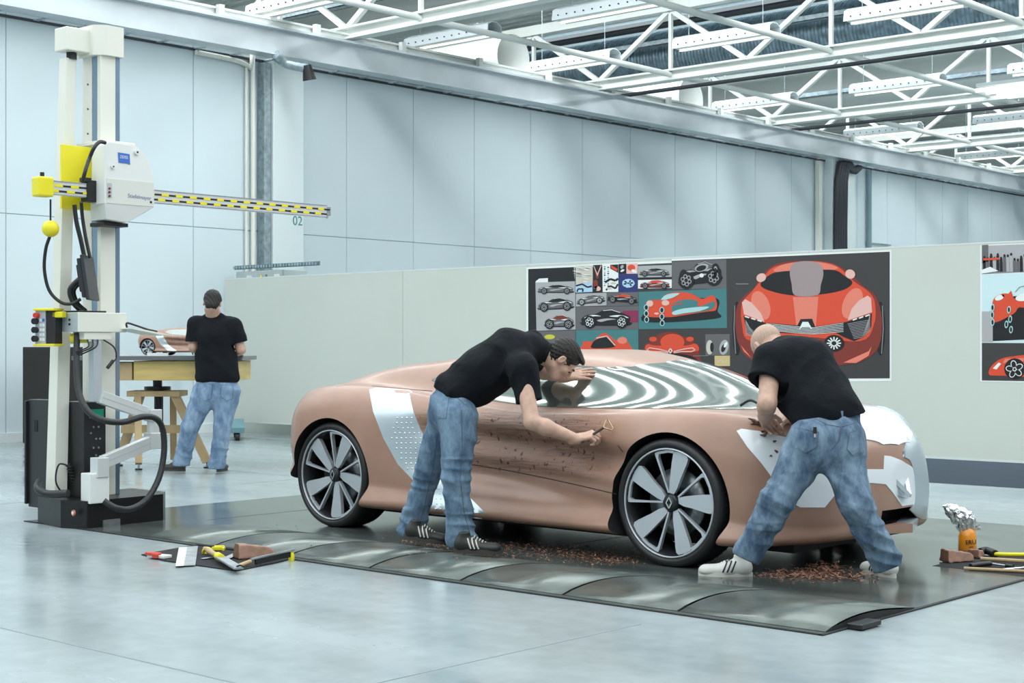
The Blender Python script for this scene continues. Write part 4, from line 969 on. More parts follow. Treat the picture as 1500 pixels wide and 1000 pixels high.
F.cut(P(1213, 613, 7.75), -UP+RT*.18, .33); nd = (hc-n_).normalized(); F.cut(n_+nd*.035, nd, .09)
st = soft('t_shirt', F, shirtm, m2, 1)
hL, kL, aL = P(1187, 650, 7.66), P(1141, 730, 7.64), P(1097, 808, 7.72)
hR, kR, aR = P(1230, 650, 7.68), P(1254, 738, 7.56), P(1297, 822, 7.64)
F = Field(*bbox([hL, kL, aL, hR, kR, aR, wst], .19), .006)
F.cone(P(1214, 610, 7.74), P(1212, 650, 7.70), .128, .142, .05, (RT, 1.28)); leg(F, hL, kL, aL, (.118, .090, .074), .088); leg(F, hR, kR, aR, (.118, .088, .074), .086)
F.cone(P(1192, 640, 7.60), P(1194, 655, 7.60), .095, .095, .06); F.cone(P(1234, 642, 7.60), P(1234, 655, 7.60), .09, .09, .06)
F.ripple(.010, .12, [(.5, .3, 1), (.9, .2, .5)], 41, 1.3); F.ripple(.014, .07, [(.1, .2, 1)], 42, 1.3, *bbox([aL, aR], .14)); F.ripple(.008, .06, [(.5, .1, 1)], 44, 1.3, *bbox([kL, kR], .12))
F.cut(P(1214, 606, 7.7), UP-RT*.18, .3); F.cut(aL-UP*.045, -UP-RT*.45, .14); F.cut(aR-UP*.035, -UP+RT*.45, .14)
jn = soft('jeans', F, jeanB, m2, 1); bj = bvh_of(jn)
pocket(jn, bj, [(1160, 624), (1201, 632), (1197, 655), (1180, 664), (1158, 651)], jeanB); pocket(jn, bj, [(1244, 632), (1259, 628), (1260, 662), (1249, 668), (1240, 658)], jeanB)
seam(jn, bj, [(1190, 611), (1212, 622), (1232, 625), (1258, 618)]); seam(jn, bj, [(1232, 625), (1229, 645), (1215, 662)]); seam(jn, bj, [(1205, 675), (1190, 700), (1165, 745), (1140, 790)])
p_ = bj.ray_cast(CAM, rdir(1233, 608).normalized())[0]
if p_: obj('belt_loop', MB().beam(p_-UP*.015-FW*.006, p_+UP*.022-FW*.006, .012, .005, up=FW), jeanB, jn)
p_ = bj.ray_cast(CAM, rdir(1193, 634).normalized())[0]
if p_:
    k_ = obj('key_fob', MB().tube([p_-FW*.012+UP*.03, p_-FW*.014, p_-FW*.016-UP*.02], .009, black, 10), None, jn); obj('metal_tab', MB().box(p_-V3((.006, .006, .02))-FW*.026, p_+V3((.006, .006, -.002))-FW*.026), chrome, k_)
shoeW = mat('white_trainer', (.66, .66, .62), .55); navy = mat('dark_stripe', (.02, .02, .03), .6)
h0 = onZ(1104, 846, .0); make_shoe(m2, h0+FW*.02, h0+(-RT*.93+FW*.10).normalized()*.285+FW*.02, shoeW, wh, navy, w_=.05)
h0 = onZ(1312, 848, .0); make_shoe(m2, h0, h0+(-RT*.42+FW*.9).normalized()*.27, shoeW, wh, navy, w_=.05)
# clay he is working on the wing
F = Field(*bbox([P(1118, 624, 8.17), P(1140, 632, 8.0)], .12), .005)
for k in range(26):
    q = lerp(P(1108, 621, 8.12), P(1143, 634, 8.0), random.random()); hh = BV.ray_cast(q+UP*.3, -UP); q = (hh[0] if hh[0] else q)+V3((random.uniform(-.02, .02), random.uniform(-.03, .03), .004)); F.cone(q, q+V3((random.uniform(-.03, .03), random.uniform(-.03, .03), random.uniform(0, .014))), .008, .004, .004)
r_ = thing('clay_scraps', 'dark brown clay scraps on the wing under the right person\'s hands', 'clay', P(1120, 624, 8.1)); soft('scraps', F, mat('dark_clay', (.10, .05, .035), .7), r_, 0)

# ---- man at the table (left, background)
m3 = thing('person', 'person in black t-shirt and light jeans standing at the table, seen from behind', 'person', onZ(290, 690, .01))
hc = P(311, 445, 14.40); n_ = P(313, 462, 14.45)
f3 = (FW*.86-UP*.5-RT*.12); u3 = (UP*.86+FW*.5)
shL, elL, wrL = P(288, 476, 14.45), P(283, 508, 14.42), P(283, 512, 14.72)
shR, elR, wrR = P(341, 478, 14.45), P(353, 512, 14.45), P(348, 517, 14.72)
wst, che = P(317, 548, 14.42), P(315, 492, 14.45)
F = Field(*bbox([hc, n_, shL, elL, wrL, shR, elR, wrR, wst, che], .16), .0055)
do_head(F, hc, basis(f3, u3), n_)
F.cone(wst, che, .10, .10, .05, (RT, 1.1)); F.cone(che, n_, .12, .058, .05)
for a, b_, c, s_ in ((shL, elL, wrL, -1), (shR, elR, wrR, 1)):
    F.cone(che, a, .09, .07, .04); F.cone(a, b_, .054, .044, .03); F.cone(b_, c, .044, .03, .02); do_hand(F, c, FW-UP*.1, -UP, s_, .3)
soft('body', F, skin, m3)
B = basis(f3, u3); c = np.array(hc); T = lambda x, y, z: c+B@np.array([x, y, z])
F = Field(*bbox([hc], .15), .0055); F.ell(T(0, -.02, .038), (.086, .106, .092), B, .01); F.ell(T(0, .115, -.04), (.12, .09, .105), B, .01, '-'); F.ell(T(0, -.055, -.04), (.064, .055, .065), B, .03); F.cut(T(0, -.08, -.095), B@np.array([0, .2, -1]), .12)
F.ripple(.006, .03, [(1, .3, .2), (.1, 1, .5)], 3, 1.4); soft('hair', F, hairm, m3, 1)
F = Field(*bbox([wst, che, n_, shL, elL, shR, elR], .24), .008)
F.cone(P(318, 551, 14.42), che, .150, .150, .06, (RT, 1.38)); F.cone(che, P(313, 468, 14.45), .15, .088, .06, (RT, 1.3)); F.cone(che, shL, .11, .085, .05); F.cone(che, shR, .11, .085, .05)
cL, cR = P(283, 500, 14.42), P(351, 502, 14.45)
F.cone(shL, cL, .085, .078, .04); F.cone(shR, cR, .085, .080, .04); F.ripple(.007, .14, [(.6, .3, 1), (1, -.4, .2)], 51, .9)
F.cut(P(318, 560, 14.42), -UP, .4); F.cut(cL-UP*.0, -UP, .11); F.cut(cR, -UP+RT*.3, .11); F.cut(P(313, 457, 14.44), UP, .08)
soft('t_shirt', F, shirtm, m3, 1)
hL, kL, aL = P(300, 575, 14.42), P(279, 624, 14.40), P(266, 676, 14.48)
hR, kR, aR = P(334, 575, 14.42), P(326, 624, 14.40), P(318, 680, 14.44)
F = Field(*bbox([hL, kL, aL, hR, kR, aR, wst], .19), .008)
F.cone(P(317, 556, 14.42), P(317, 576, 14.42), .135, .14, .05, (RT, 1.3)); leg(F, hL, kL, aL, (.118, .088, .076), .088); leg(F, hR, kR, aR, (.118, .085, .076), .088)
F.ripple(.007, .12, [(.3, .3, 1), (.9, .2, .5)], 61, 1.1); F.ripple(.012, .08, [(.1, .2, 1)], 62, 1.3, *bbox([aL, aR], .14)); F.cut(P(317, 554, 14.42), UP, .3); F.cut(aL-UP*.04, -UP, .14); F.cut(aR-UP*.04, -UP, .14)
jn = soft('jeans', F, jeanC, m3, 1); bj = bvh_of(jn)
pocket(jn, bj, [(288, 560), (312, 562), (310, 583), (300, 588), (288, 580)], jeanC); pocket(jn, bj, [(324, 562), (342, 564), (341, 584), (332, 588), (322, 580)], jeanC)
h0 = onZ(272, 690, 0); make_shoe(m3, h0, h0+(-RT*.85+FW*.35).normalized()*.27, mat('brown_shoe', (.05, .04, .035), .5), soleD)
h0 = onZ(319, 691, 0); make_shoe(m3, h0, h0+(RT*.1+FW).normalized()*.27, mat('brown_shoe', (.05, .04, .035), .5), soleD)
# ================================================================== measuring machine
mm = thing('measuring_machine', 'tall ivory column measuring machine on a black base at left', 'measuring machine', (-9.05, 5.95, 0))
g = MB(); g.prism([(-9.35, 5.60), (-8.98, 5.55), (-8.78, 5.62), (-8.82, 6.25), (-8.95, 6.36), (-9.35, 6.36)], lambda a, b_, k: V3((a, b_, .185 if k else .0)), blackmetal)
bs = obj('base', g, None, mm, bevel=.006)
p = onY(108, 751, 5.56); obj('round_badge', MB().cyl((p.x, 5.562, p.z), (p.x, 5.553, p.z), .02, mat('badge_red', (.5, .16, .12), .4), 20).cyl((p.x, 5.553, p.z), (p.x, 5.550, p.z), .011, white, 16), None, bs)
p = onX(163, 766, -8.79); obj('foot_bracket', MB().box((-8.80, p.y-.07, .005), (-8.775, p.y+.06, .05)), steel, bs)
g = MB(); g.box((-9.27, 5.90, .185), (-9.16, 6.06, 3.22), offwhite); g.box((-9.16, 5.905, .185), (-9.09, 6.055, 3.22), mat('blue_grey_rail', (.22, .32, .42), .25, .6)); g.box((-9.09, 5.90, .185), (-9.05, 6.02, 3.22), offwhite); g.box((-9.09, 6.02, .185), (-9.05, 6.055, 3.22), mat('blue_grey_rail', (.22, .32, .42), .25, .6))
obj('column', g, None, mm, bevel=.003)
for z in (2.5+.17*k for k in range(4)): obj('bolt', MB().cyl((-9.2, 5.899, z), (-9.2, 5.894, z), .006, black, 8), None, mm)
po = MB(); 
def fr_(a, b_, c, d): return [V3((a-c/2, b_-d/2, 0)), V3((a+c/2, b_-d/2, 0)), V3((a+c/2, b_+d/2, 0)), V3((a-c/2, b_+d/2, 0))]
lo_ = [p+V3((0, 0, .185)) for p in fr_(-9.18, 5.64, .11, .10)]; hi_ = [p+V3((0, 0, 3.17)) for p in fr_(-9.23, 5.76, .09, .08)]
po.add(lo_+hi_, [(3, 2, 1, 0), (4, 5, 6, 7), (0, 1, 5, 4), (1, 2, 6, 5), (2, 3, 7, 6), (3, 0, 4, 7)], offwhite); obj('counterweight_post', po, None, mm, bevel=.004)
g = MB(); g.box((-9.27, 5.68, 3.21), (-9.12, 6.0, 3.37), offwhite); g.prism([(-9.28, 5.86), (-9.08, 5.86), (-9.02, 5.92), (-9.02, 6.07), (-9.28, 6.07)], lambda a, b_, k: V3((a, b_, 3.40 if k else 3.195)), offwhite); g.cyl((-9.2, 5.77, 3.22), (-9.2, 5.77, 3.165), .035, black, 14)
obj('top_cap', g, None, mm, bevel=.008)
# carriage housing
YZ = [(5.80, 2.16), (5.80, 2.555), (5.84, 2.575), (6.06, 2.565), (6.12, 2.52), (6.185, 2.40), (6.195, 2.30), (6.195, 2.16)]
g = MB(); g.prism(YZ, lambda a, b_, k: V3((-8.85 if k else -9.0, a, b_)), white)
bk = [(5.86, 2.16), (5.90, 2.555), (5.93, 2.575), (6.08, 2.565), (6.14, 2.52), (6.185, 2.40), (6.195, 2.30), (6.195, 2.16)]
n = len(YZ); vs = [V3((-9.0, a, b_)) for a, b_ in YZ]+[V3((-9.12, a, b_)) for a, b_ in bk]
g.add(vs, [(i, (i+1) % n, n+(i+1) % n, n+i) for i in range(n)]+[tuple(range(n, 2*n))], white)
vs = [V3((-8.85, 5.80, 2.16)), V3((-8.85, 6.195, 2.16)), V3((-9.12, 6.195, 2.16)), V3((-9.1, 5.84, 2.16)), V3((-8.88, 5.83, 2.06)), V3((-8.88, 6.0, 2.045)), V3((-9.1, 6.0, 2.045)), V3((-9.1, 5.86, 2.06))]
g.add(vs, [(0, 1, 5, 4), (1, 2, 6, 5), (2, 3, 7, 6), (3, 0, 4, 7), (4, 5, 6, 7)], white)
ho = obj('carriage_housing', g, None, mm, bevel=.005)
obj('lower_band', MB().box((-8.851, 5.815, 2.165), (-8.846, 6.19, 2.33)), mat('cream_band', (.70, .71, .66), .4), ho)
obj('top_plate', MB().box((-9.25, 5.84, 2.575), (-8.93, 6.10, 2.60)), offwhite, mm, bevel=.003)
zb = mat('logo_blue', (.05, .16, .55), .4)
pf = lambda u, v: onX(u, v, -8.8455)
a, b_ = pf(173, 223), pf(190, 241)
obj('logo_shield', MB().prism([(a.y, a.z), (b_.y, a.z-.004), (b_.y+.004, b_.z), (b_.y-.02, b_.z+.006), (a.y+.006, b_.z+.006)], lambda p, q, k: V3((-8.848+.002*k, p, q))), zb, ho)
c = (a+b_)/2
lt_ = text('logo_text', 'ZEISS', .028, frame((-8.8455, c.y, c.z+.008), (0, 1, -.02), (0, 0, 1)), white, ho)
c = pf(208, 289); text('lettering', 'Stiefelmayer', .038, frame((-8.8455, c.y-.02, c.z), (0, 1, -.03), (0, 0, 1)), mat('lettering_blue', (.10, .14, .30), .5), ho)
for (u, v, r) in ((200, 223, .018), (165, 244, .014)): c = pf(u, v); obj('knob', MB().cyl((-8.848, c.y, c.z), (-8.835, c.y, c.z), r, white, 16).cyl((-8.835, c.y, c.z), (-8.83, c.y, c.z), r*.35, black, 8), None, ho)
c0, c1 = pf(157, 268), pf(164, 290); pp_ = obj('switch_panel', MB().box((-8.848, c0.y, c1.z), (-8.844, c1.y, c0.z)), greyal, ho)
for k in range(3): c = pf(160, 276+5.5*k); obj('push_button', MB().cyl((-8.845, c.y, c.z), (-8.838, c.y, c.z), .008, mat('button_red', (.22, .02, .02), .4), 12), None, pp_)
c = pf(221, 296); obj('screw', MB().cyl((-8.848, c.y, c.z), (-8.842, c.y, c.z), .008, black, 10), None, ho)
obj('yellow_plate', MB().box((-9.10, 5.62, 2.13), (-9.08, 5.86, 2.56)), yellow, mm, bevel=.002)
obj('bellows', MB().box((-9.1, 5.85, 2.02), (-8.93, 6.04, 2.045)), black, mm)
# horizontal arm: pale extrusion with a yellow and black scale
AX_ = -8.955; AZ = 2.25
g = MB(); g.box((AX_-.05, 5.42, AZ-.047), (AX_, 7.86, AZ+.047), mat('arm_alloy', (.72, .74, .74), .3, .3)); 
ar = obj('measuring_arm', g, None, mm, bevel=.004)
g = MB(); y = 5.46; k = 0
while y < 7.8:
    for r in (0, 1):
        z = AZ+(.006 if r else -.03)
        g.box((AX_+.0005, y+(.03 if r else 0), z), (AX_+.003, y+.06+(.03 if r else 0), z+.018), yellow); g.box((AX_+.0005, y+.06+(.03 if r else 0), z+.002), (AX_+.003, y+.12+(.03 if r else 0), z+.014), black)
    y += .12
obj('scale_strip', g, None, ar)['kind'] = 'stuff'
for z in (AZ-.047, AZ+.0405): obj('arm_rail', MB().box((AX_, 5.42, z), (AX_+.004, 7.86, z+.006)), chrome, ar)
obj('end_block', MB().box((AX_-.07, 5.36, AZ-.065), (AX_+.03, 5.47, AZ+.065)).cyl((AX_-.02, 5.41, AZ+.06), (AX_-.02, 5.41, AZ+.095), .014, black), yellow, mm, bevel=.012)
obj('probe_holder', MB().box((AX_-.04, 7.86, AZ-.03), (AX_-.01, 7.91, AZ+.04)).cyl((AX_-.025, 7.885, AZ-.05), (AX_-.025, 7.885, AZ-.02), .01), steel, mm, bevel=.003)
obj('arm_clamp', MB().box((AX_-.07, 5.73, AZ-.075), (AX_+.012, 5.80, AZ+.07)).box((AX_-.04, 5.70, AZ+.055), (AX_+.016, 5.76, AZ+.085)), black, mm, bevel=.004)
# cables and ball
Z_ = lambda u, v, d=10.1: atd(u, v, d)
cb = mat('black_cable', (.012, .012, .014), .4)
obj('cable', MB().tube([Z_(74, 292), Z_(74, 315), Z_(74, 332)], .006, cb), None, mm)
c = Z_(74, 335); obj('cable_ball', MB().ball(c, .056, yellow, 24), None, mm)
obj('cable', MB().tube([Z_(73, 346), Z_(67, 365), Z_(65, 395), Z_(72, 425), Z_(88, 442), Z_(104, 445), Z_(118, 438)], .011, cb), None, mm)
obj('cable', MB().tube([Z_(154, 209, 10.15), Z_(146, 208, 10.1), Z_(138, 216, 10.05), Z_(131, 232, 10.05), Z_(125, 250, 10.0), Z_(121, 266, 10.0)], .013, cb), None, mm)
obj('cable', MB().tube([Z_(119, 296, 10.1), Z_(121, 320, 10.15), Z_(126, 350, 10.15), Z_(132, 378, 10.15)], .012, cb), None, mm)
obj('cable', MB().tube([Z_(109, 300, 10.2), Z_(112, 325, 10.2), Z_(118, 350, 10.2), Z_(124, 378, 10.2)], .015, cb), None, mm)
# shelf box with socket plate
A0 = Z_(115, 457, 10.05); shx = A0.x; shy = A0.y; z1 = A0.z; z0 = Z_(115, 486, 10.05).z
sh_ = obj('shelf_box', MB().box((shx-.2, shy, z0), (shx, shy+.37, z1)), offwhite, mm, bevel=.004)
obj('socket_plate', MB().box((shx-.19, shy-.004, z0+.004), (shx-.01, shy, z1-.004)).box((shx-.11, shy-.006, z0+.06), (shx-.09, shy-.004, z0+.07)), greyal, sh_)
for k in range(2): obj('socket', MB().box((shx-.11, shy-.0065, z0+.045+.03*k), (shx-.09, shy-.004, z0+.058+.03*k)), black, sh_)
obj('under_box', MB().box((shx-.15, shy+.05, z0-.05), (shx-.01, shy+.26, z0)), offwhite, sh_, bevel=.003)
g = MB(); 
for k in range(3): g.tube([V3((shx-.02, shy+.08+.04*k, z0-.05)), V3((shx, shy+.07+.03*k, z0-.10)), V3((shx-.04, shy+.0+.02*k, z0-.13-.01*k))], .005, cb)
g.tube([V3((shx-.02, shy+.2, z0-.05)), V3((shx, shy+.27, z0-.10)), V3((shx, shy+.29, z0-.17)), V3((shx, shy+.26, z0-.2))], .005, cb); g.cyl((shx, shy+.265, z0-.19), (shx, shy+.22, z0-.24), .012, black)
obj('plug_cable', g, None, sh_)
obj('green_valve', MB().cyl(Z_(104, 496, 10.2), Z_(128, 494, 10.2), .035, yellow), None, sh_)
# keyboard tray sticking out to the right
kt = Z_(186, 484, 10.25)
obj('keyboard_tray', MB().prism([(0, 0), (.24, -.05), (.34, -.055), (.10, -.005)], lambda a, b_, k: V3((kt.x-.05+(.1 if k else -.12), kt.y+a*1.0, kt.z+b_*.8+.012))), offwhite, mm, bevel=.003)
obj('keyboard_cable', MB().tube([kt+V3((0, 0, .02)), kt+V3((0, .0, .05)), kt+V3((0, .07, .035)), kt+V3((0, .16, .01)), kt+V3((0, .24, -.005))], .007, cb), None, mm)
# linkage on the right of the column
lx = -8.93
tA = Z_(139, 500, 10.2); tB = Z_(139, 588, 10.2)
g = MB(); g.box((tA.x-.03, tA.y-.03, tB.z), (tA.x+.03, tA.y+.035, tA.z)); obj('hanging_tube', g, greyal, mm, bevel=.003)
w2 = mat('pale_alloy', (.66, .69, .69), .35, .2)
def lk(a, b_, w_, h_, nm='link_arm'): 
    o = obj(nm, MB().beam(a, b_, w_, h_), w2, mm, bevel=.003); obj('groove', MB().beam(lerp(a, b_, .02)+V3((.0, -.0, 0)), lerp(a, b_, .98), w_+.002, .004), greyal, o)
lk(Z_(146, 581, 10.2), Z_(222, 608, 10.5), .05, .085); lk(Z_(226, 645, 10.5), Z_(150, 677, 10.15), .05, .085)
j0 = Z_(224, 627, 10.5); obj('link_joint', MB().cyl(j0-UP*.13, j0+UP*.13, .04).box(j0-V3((.045, .045, .14)), j0+V3((.045, .045, -.03))).box(j0-V3((.045, .045, -.05)), j0+V3((.045, .045, .13))), w2, mm, bevel=.004)
j1 = Z_(146, 683, 10.13); obj('link_joint', MB().box(j1-V3((.045, .045, .07)), j1+V3((.045, .045, .06))).cyl(j1-UP*.11, j1, .035), w2, mm, bevel=.004)
j2 = Z_(139, 712, 10.12); obj('arm_mount', MB().box(j2-V3((.06, .07, .11)), j2+V3((.05, .08, .09))), white, mm, bevel=.006)
# electrics cabinet on the base
cbn = MB(); q0 = Z_(45, 587, 10.5); obj('rear_cover', MB().box((-9.50, 5.62, .10), (-9.20, 5.70, .84)).box((-9.52, 5.60, .12), (-9.50, 5.74, .83)), mat('black_cabinet', (.016, .017, .019), .4), mm, bevel=.004)
obj('cover_slot', MB().box((-9.42, 5.617, .62), (-9.38, 5.6195, .70)), well, mm)
cx_ = MB().box((-9.20, 5.72, .185), (-8.97, 5.89, .83)); ec = obj('electrics_cabinet', cx_, mat('black_cabinet', (.016, .017, .019), .4), mm, bevel=.004)
obj('display', MB().box((-8.969, 5.76, .72), (-8.965, 5.87, .78)), mat('green_display', (.02, .35, .22), .3), ec)
for (y, z) in ((5.79, .66), (5.83, .66), (5.77, .62), (5.81, .58), (5.84, .58), (5.79, .52), (5.83, .52), (5.81, .47), (5.84, .46)): obj('connector', MB().cyl((-8.969, y, z), (-8.962, y, z), .007, steel, 10), None, ec)
obj('cable', MB().tube([(-8.97, 5.62, .4), (-9.0, 5.55, .42), (-9.02, 5.54, .3), (-9.0, 5.6, .2)], .006, cb), None, mm)
hm = mat('ribbed_hose', (.02, .022, .024), .4, bump=(120, .4))
HP = [Z_(113, 488, 10.15), Z_(112, 530, 10.1), Z_(115, 572, 10.05), Z_(128, 601, 10.0), Z_(150, 615, 10.0), Z_(180, 618, 10.1), Z_(210, 610, 10.2), Z_(230, 614, 10.3), Z_(239, 632, 10.35), Z_(240, 665, 10.35), Z_(232, 702, 10.3), Z_(214, 732, 10.2), Z_(192, 745, 10.1), Z_(170, 744, 10.0), Z_(152, 733, 9.98)]
obj('flexible_hose', MB().tube(HP, .021, hm, 14), None, mm)
obj('flexible_hose', MB().tube([Z_(100, 722, 10.1), Z_(70, 723, 10.15), Z_(55, 715, 10.2), Z_(58, 705, 10.3)], .025, hm, 12), None, mm)
co = MB(); P_ = []
for k in range(90): a = k*.9; P_.append(Z_(100, 690, 10.3)+V3((.02*math.cos(a), .02*math.sin(a), .05-.002*k+.0))+V3((0, .0012*k, -.001*k)))
obj('coiled_cable', co.tube(P_, .004, cb, 6, steps=1), None, mm)
# control pendant hooked to the post
pA = Z_(52, 452, 10.15); X0, Y0 = pA.x, pA.y; zt = pA.z; zb_ = Z_(52, 507, 10.15).z
pe = thing('control_pendant', 'grey and yellow control pendant with black knobs hanging on the post', 'control box', (X0+.1, Y0, zb_))
pl_ = RT; M = Matrix.Translation((X0, Y0, zb_)) @ Matrix.Rotation(TH-.35, 4, 'Z')
obj('housing', MB().box((.01, .0, .01), (.155, .08, zt-zb_-.01), None, M), mat('pendant_black', (.02, .02, .022), .5), pe, bevel=.004)
obj('front_panel', MB().box((.005, -.008, .012), (.085, .0, zt-zb_-.012), None, M), greyal, pe)
for z in (0, zt-zb_-.014): obj('guard', MB().box((-.002, -.025, z), (.165, .085, z+.016), None, M), yellow, pe, bevel=.004)
obj('hook', MB().box((.13, .0, zt-zb_-.06), (.21, .05, zt-zb_-.02), None, M), yellow, pe, bevel=.006)
for k in range(3): obj('knob', MB().cyl(M @ V3((.012, -.035, .05+.058*k)), M @ V3((.012, -.005, .05+.058*k)), .021, black, 18), None, pe)
obj('stop_button', MB().cyl(M @ V3((.025, -.04, zt-zb_-.045)), M @ V3((.025, -.008, zt-zb_-.045)), .017, mat('stop_red', (.65, .04, .02), .35), 18), None, pe)
for k in range(10): obj('key', MB().box((.04+.022*(k % 2), -.011, .035+.032*(k//2)), (.056+.022*(k % 2), -.007, .055+.032*(k//2)), None, M), white if k != 9 else zb, pe)
# monitor on the shelf, seen from behind
mt = thing('monitor', 'black flat monitor on an arched stand on the shelf, seen from behind', 'monitor', (shx-.08, shy+.1, z1))
ang = math.radians(136); M = Matrix.Translation((shx-.07, shy+.13, z1+.23)) @ Matrix.Rotation(ang, 4, 'Z') @ Matrix.Rotation(math.radians(-8), 4, 'X')
obj('screen', MB().box((-.17, -.012, -.15), (.17, .012, .15), None, M).box((-.15, .012, -.13), (.15, .04, .13), None, M).box((-.12, .04, -.09), (.12, .055, .09), None, M), mat('monitor_black', (.025, .028, .032), .45), mt, bevel=.006)
for k in range(14): obj('vent_rib', MB().box((.125, .04, -.11+.016*k), (.168, .046, -.104+.016*k), None, M), black, mt)
obj('stand', MB().tube([M @ V3((.05, .06, .0)), M @ V3((.05, .13, -.06)), M @ V3((.05, .12, -.15)), M @ V3((.05, .07, -.215))], .02, black, 10).tube([M @ V3((-.03, .06, .0)), M @ V3((-.03, .13, -.06)), M @ V3((-.03, .12, -.15)), M @ V3((-.03, .07, -.215))], .02, black, 10), None, mt)
obj('stand_foot', MB().box((shx-.18, shy+.0, z1), (shx-.01, shy+.22, z1+.012)), black, mt, bevel=.004)

# ================================================================== modelling table with the quarter-scale car
wood = mat('yellow_plywood', (.62, .46, .17), .5, var=(6, .15), stretch=(.4, .4, 3)); wood2 = mat('pale_beech', (.50, .36, .19), .55, var=(8, .15), stretch=(1, 1, .3)); slab = mat('grey_slab', (.13, .14, .15), .35)
TC = atd(244, 560, 15.25); TC.z = 0
tb = thing('modelling_table', 'yellow wooden modelling table with dark slab top behind the standing person', 'table', TC)
M = Matrix.Translation(TC) @ Matrix.Rotation(TH, 4, 'Z')
def tz(v, d=15.2): return 1.2+(508-v)*d/2236
obj('top_slab', MB().box((-.83, -.42, tz(527)), (.83, .42, tz(521)), None, M), slab, tb, bevel=.003)
obj('apron_box', MB().box((-.24, -.36, tz(556)), (.78, .36, tz(528)), None, M), wood, tb, bevel=.004); obj('apron_box', MB().box((-.70, -.34, tz(556)), (-.26, .34, tz(530)), None, M), wood2, tb, bevel=.004)
obj('spindle', MB().cyl(M @ V3((-.09, 0, tz(575))), M @ V3((-.09, 0, tz(556))), .045, black, 20).cyl(M @ V3((-.09, 0, tz(571))), M @ V3((-.09, 0, tz(566))), .13, black, 20), None, tb)
ty = tz(572); cx = -.09
obj('trestle_head', MB().box((cx-.26, -.2, ty-.055), (cx+.26, .2, ty), None, M), wood2, tb, bevel=.004)
for (a, b_, c, d) in ((-.16, -.16, -.10, -.36), (.2, -.14, .52, -.12), (-.2, .14, -.42, .15), (.12, .16, .08, .36)):
    p, q = M @ V3((cx+a, b_, ty-.03)), M @ V3((cx+c, d, .06)); lg = obj('leg', MB().beam(p, q, .065, .085), wood2, tb, bevel=.004)
    obj('levelling_foot', MB().cyl(q+V3((0, 0, -.06)), q+V3((0, 0, .0)), .012, steel, 10).cyl(q+V3((0, 0, -.06)), q+V3((0, 0, -.045)), .035, black, 14), None, lg)
obj('stretcher', MB().box((cx-.36, -.03, .34), (cx+.40, .03, .42), None, M), wood2, tb, bevel=.003)
obj('black_jack', MB().cyl(M @ V3((cx, .05, .42)), M @ V3((cx, .05, ty)), .045, black, 16), None, tb)
# quarter-scale clay car on the table
sm = thing('scale_clay_car', 'small brown clay scale model of the car on the modelling table', 'scale model', (0, 0, 0))
for ch in [c for c in bpy.data.objects if c.parent == car]:
    if ch.name.split('.')[0] in ('body', 'window_glass', 'wheel', 'side_panel'):
        c = dup(ch, sm); 
for ch in [c for c in bpy.data.objects if c.parent == sm]:
    if ch.name.startswith('window_glass'): ch.data = ch.data.copy(); ch.data.materials[0] = mat('model_window', (.45, .5, .48), .25, .3)
wt = M @ V3((-.155, -.15, tz(521)))          # where its visible left wheel stands
s_ = .235; R3 = Matrix.Rotation(TH-.32, 4, 'Z')
loc_w = V3((AX[0], 6.735, 0))-car.location; sm.rotation_euler = (0, 0, TH-.32); sm.scale = (s_,)*3
sm.location = wt-(R3 @ (loc_w*s_)); sm.location.z = tz(521)+.004
obj('paper_pad', MB().box((-.50, -.34, tz(521)+.001), (-.30, -.2, tz(521)+.012), None, M).box((-.10, -.40, tz(521)+.001), (.1, -.36, tz(521)+.03), None, M), white, tb)
# ================================================================== posters on the partition
DG = mat('print_charcoal', (.045, .042, .042), .45); BK = mat('print_black', (.008, .008, .010), .4); PW = mat('print_paper', (.82, .85, .83), .5); RD = mat('print_red', (.72, .075, .03), .4); RL = mat('print_light_red', (.80, .22, .15), .4); RDk = mat('print_dark_red', (.22, .03, .02), .4)
PK = mat('print_pink', (.80, .48, .43), .4); GY = mat('print_grey', (.24, .24, .25), .45); GL = mat('print_light_grey', (.42, .42, .43), .45); GM = mat('print_mid_grey', (.13, .125, .13), .45); TL = mat('print_teal', (.055, .20, .21), .45); TLL = mat('print_aqua', (.42, .66, .66), .4); BLU = mat('print_blue', (.02, .03, .16), .4); LB = mat('print_light_blue', (.42, .62, .80), .4); BG = mat('print_beige', (.60, .56, .47), .5); MG = mat('print_magenta', (.25, .02, .08), .5); CY = mat('print_cyan', (.62, .80, .83), .4)
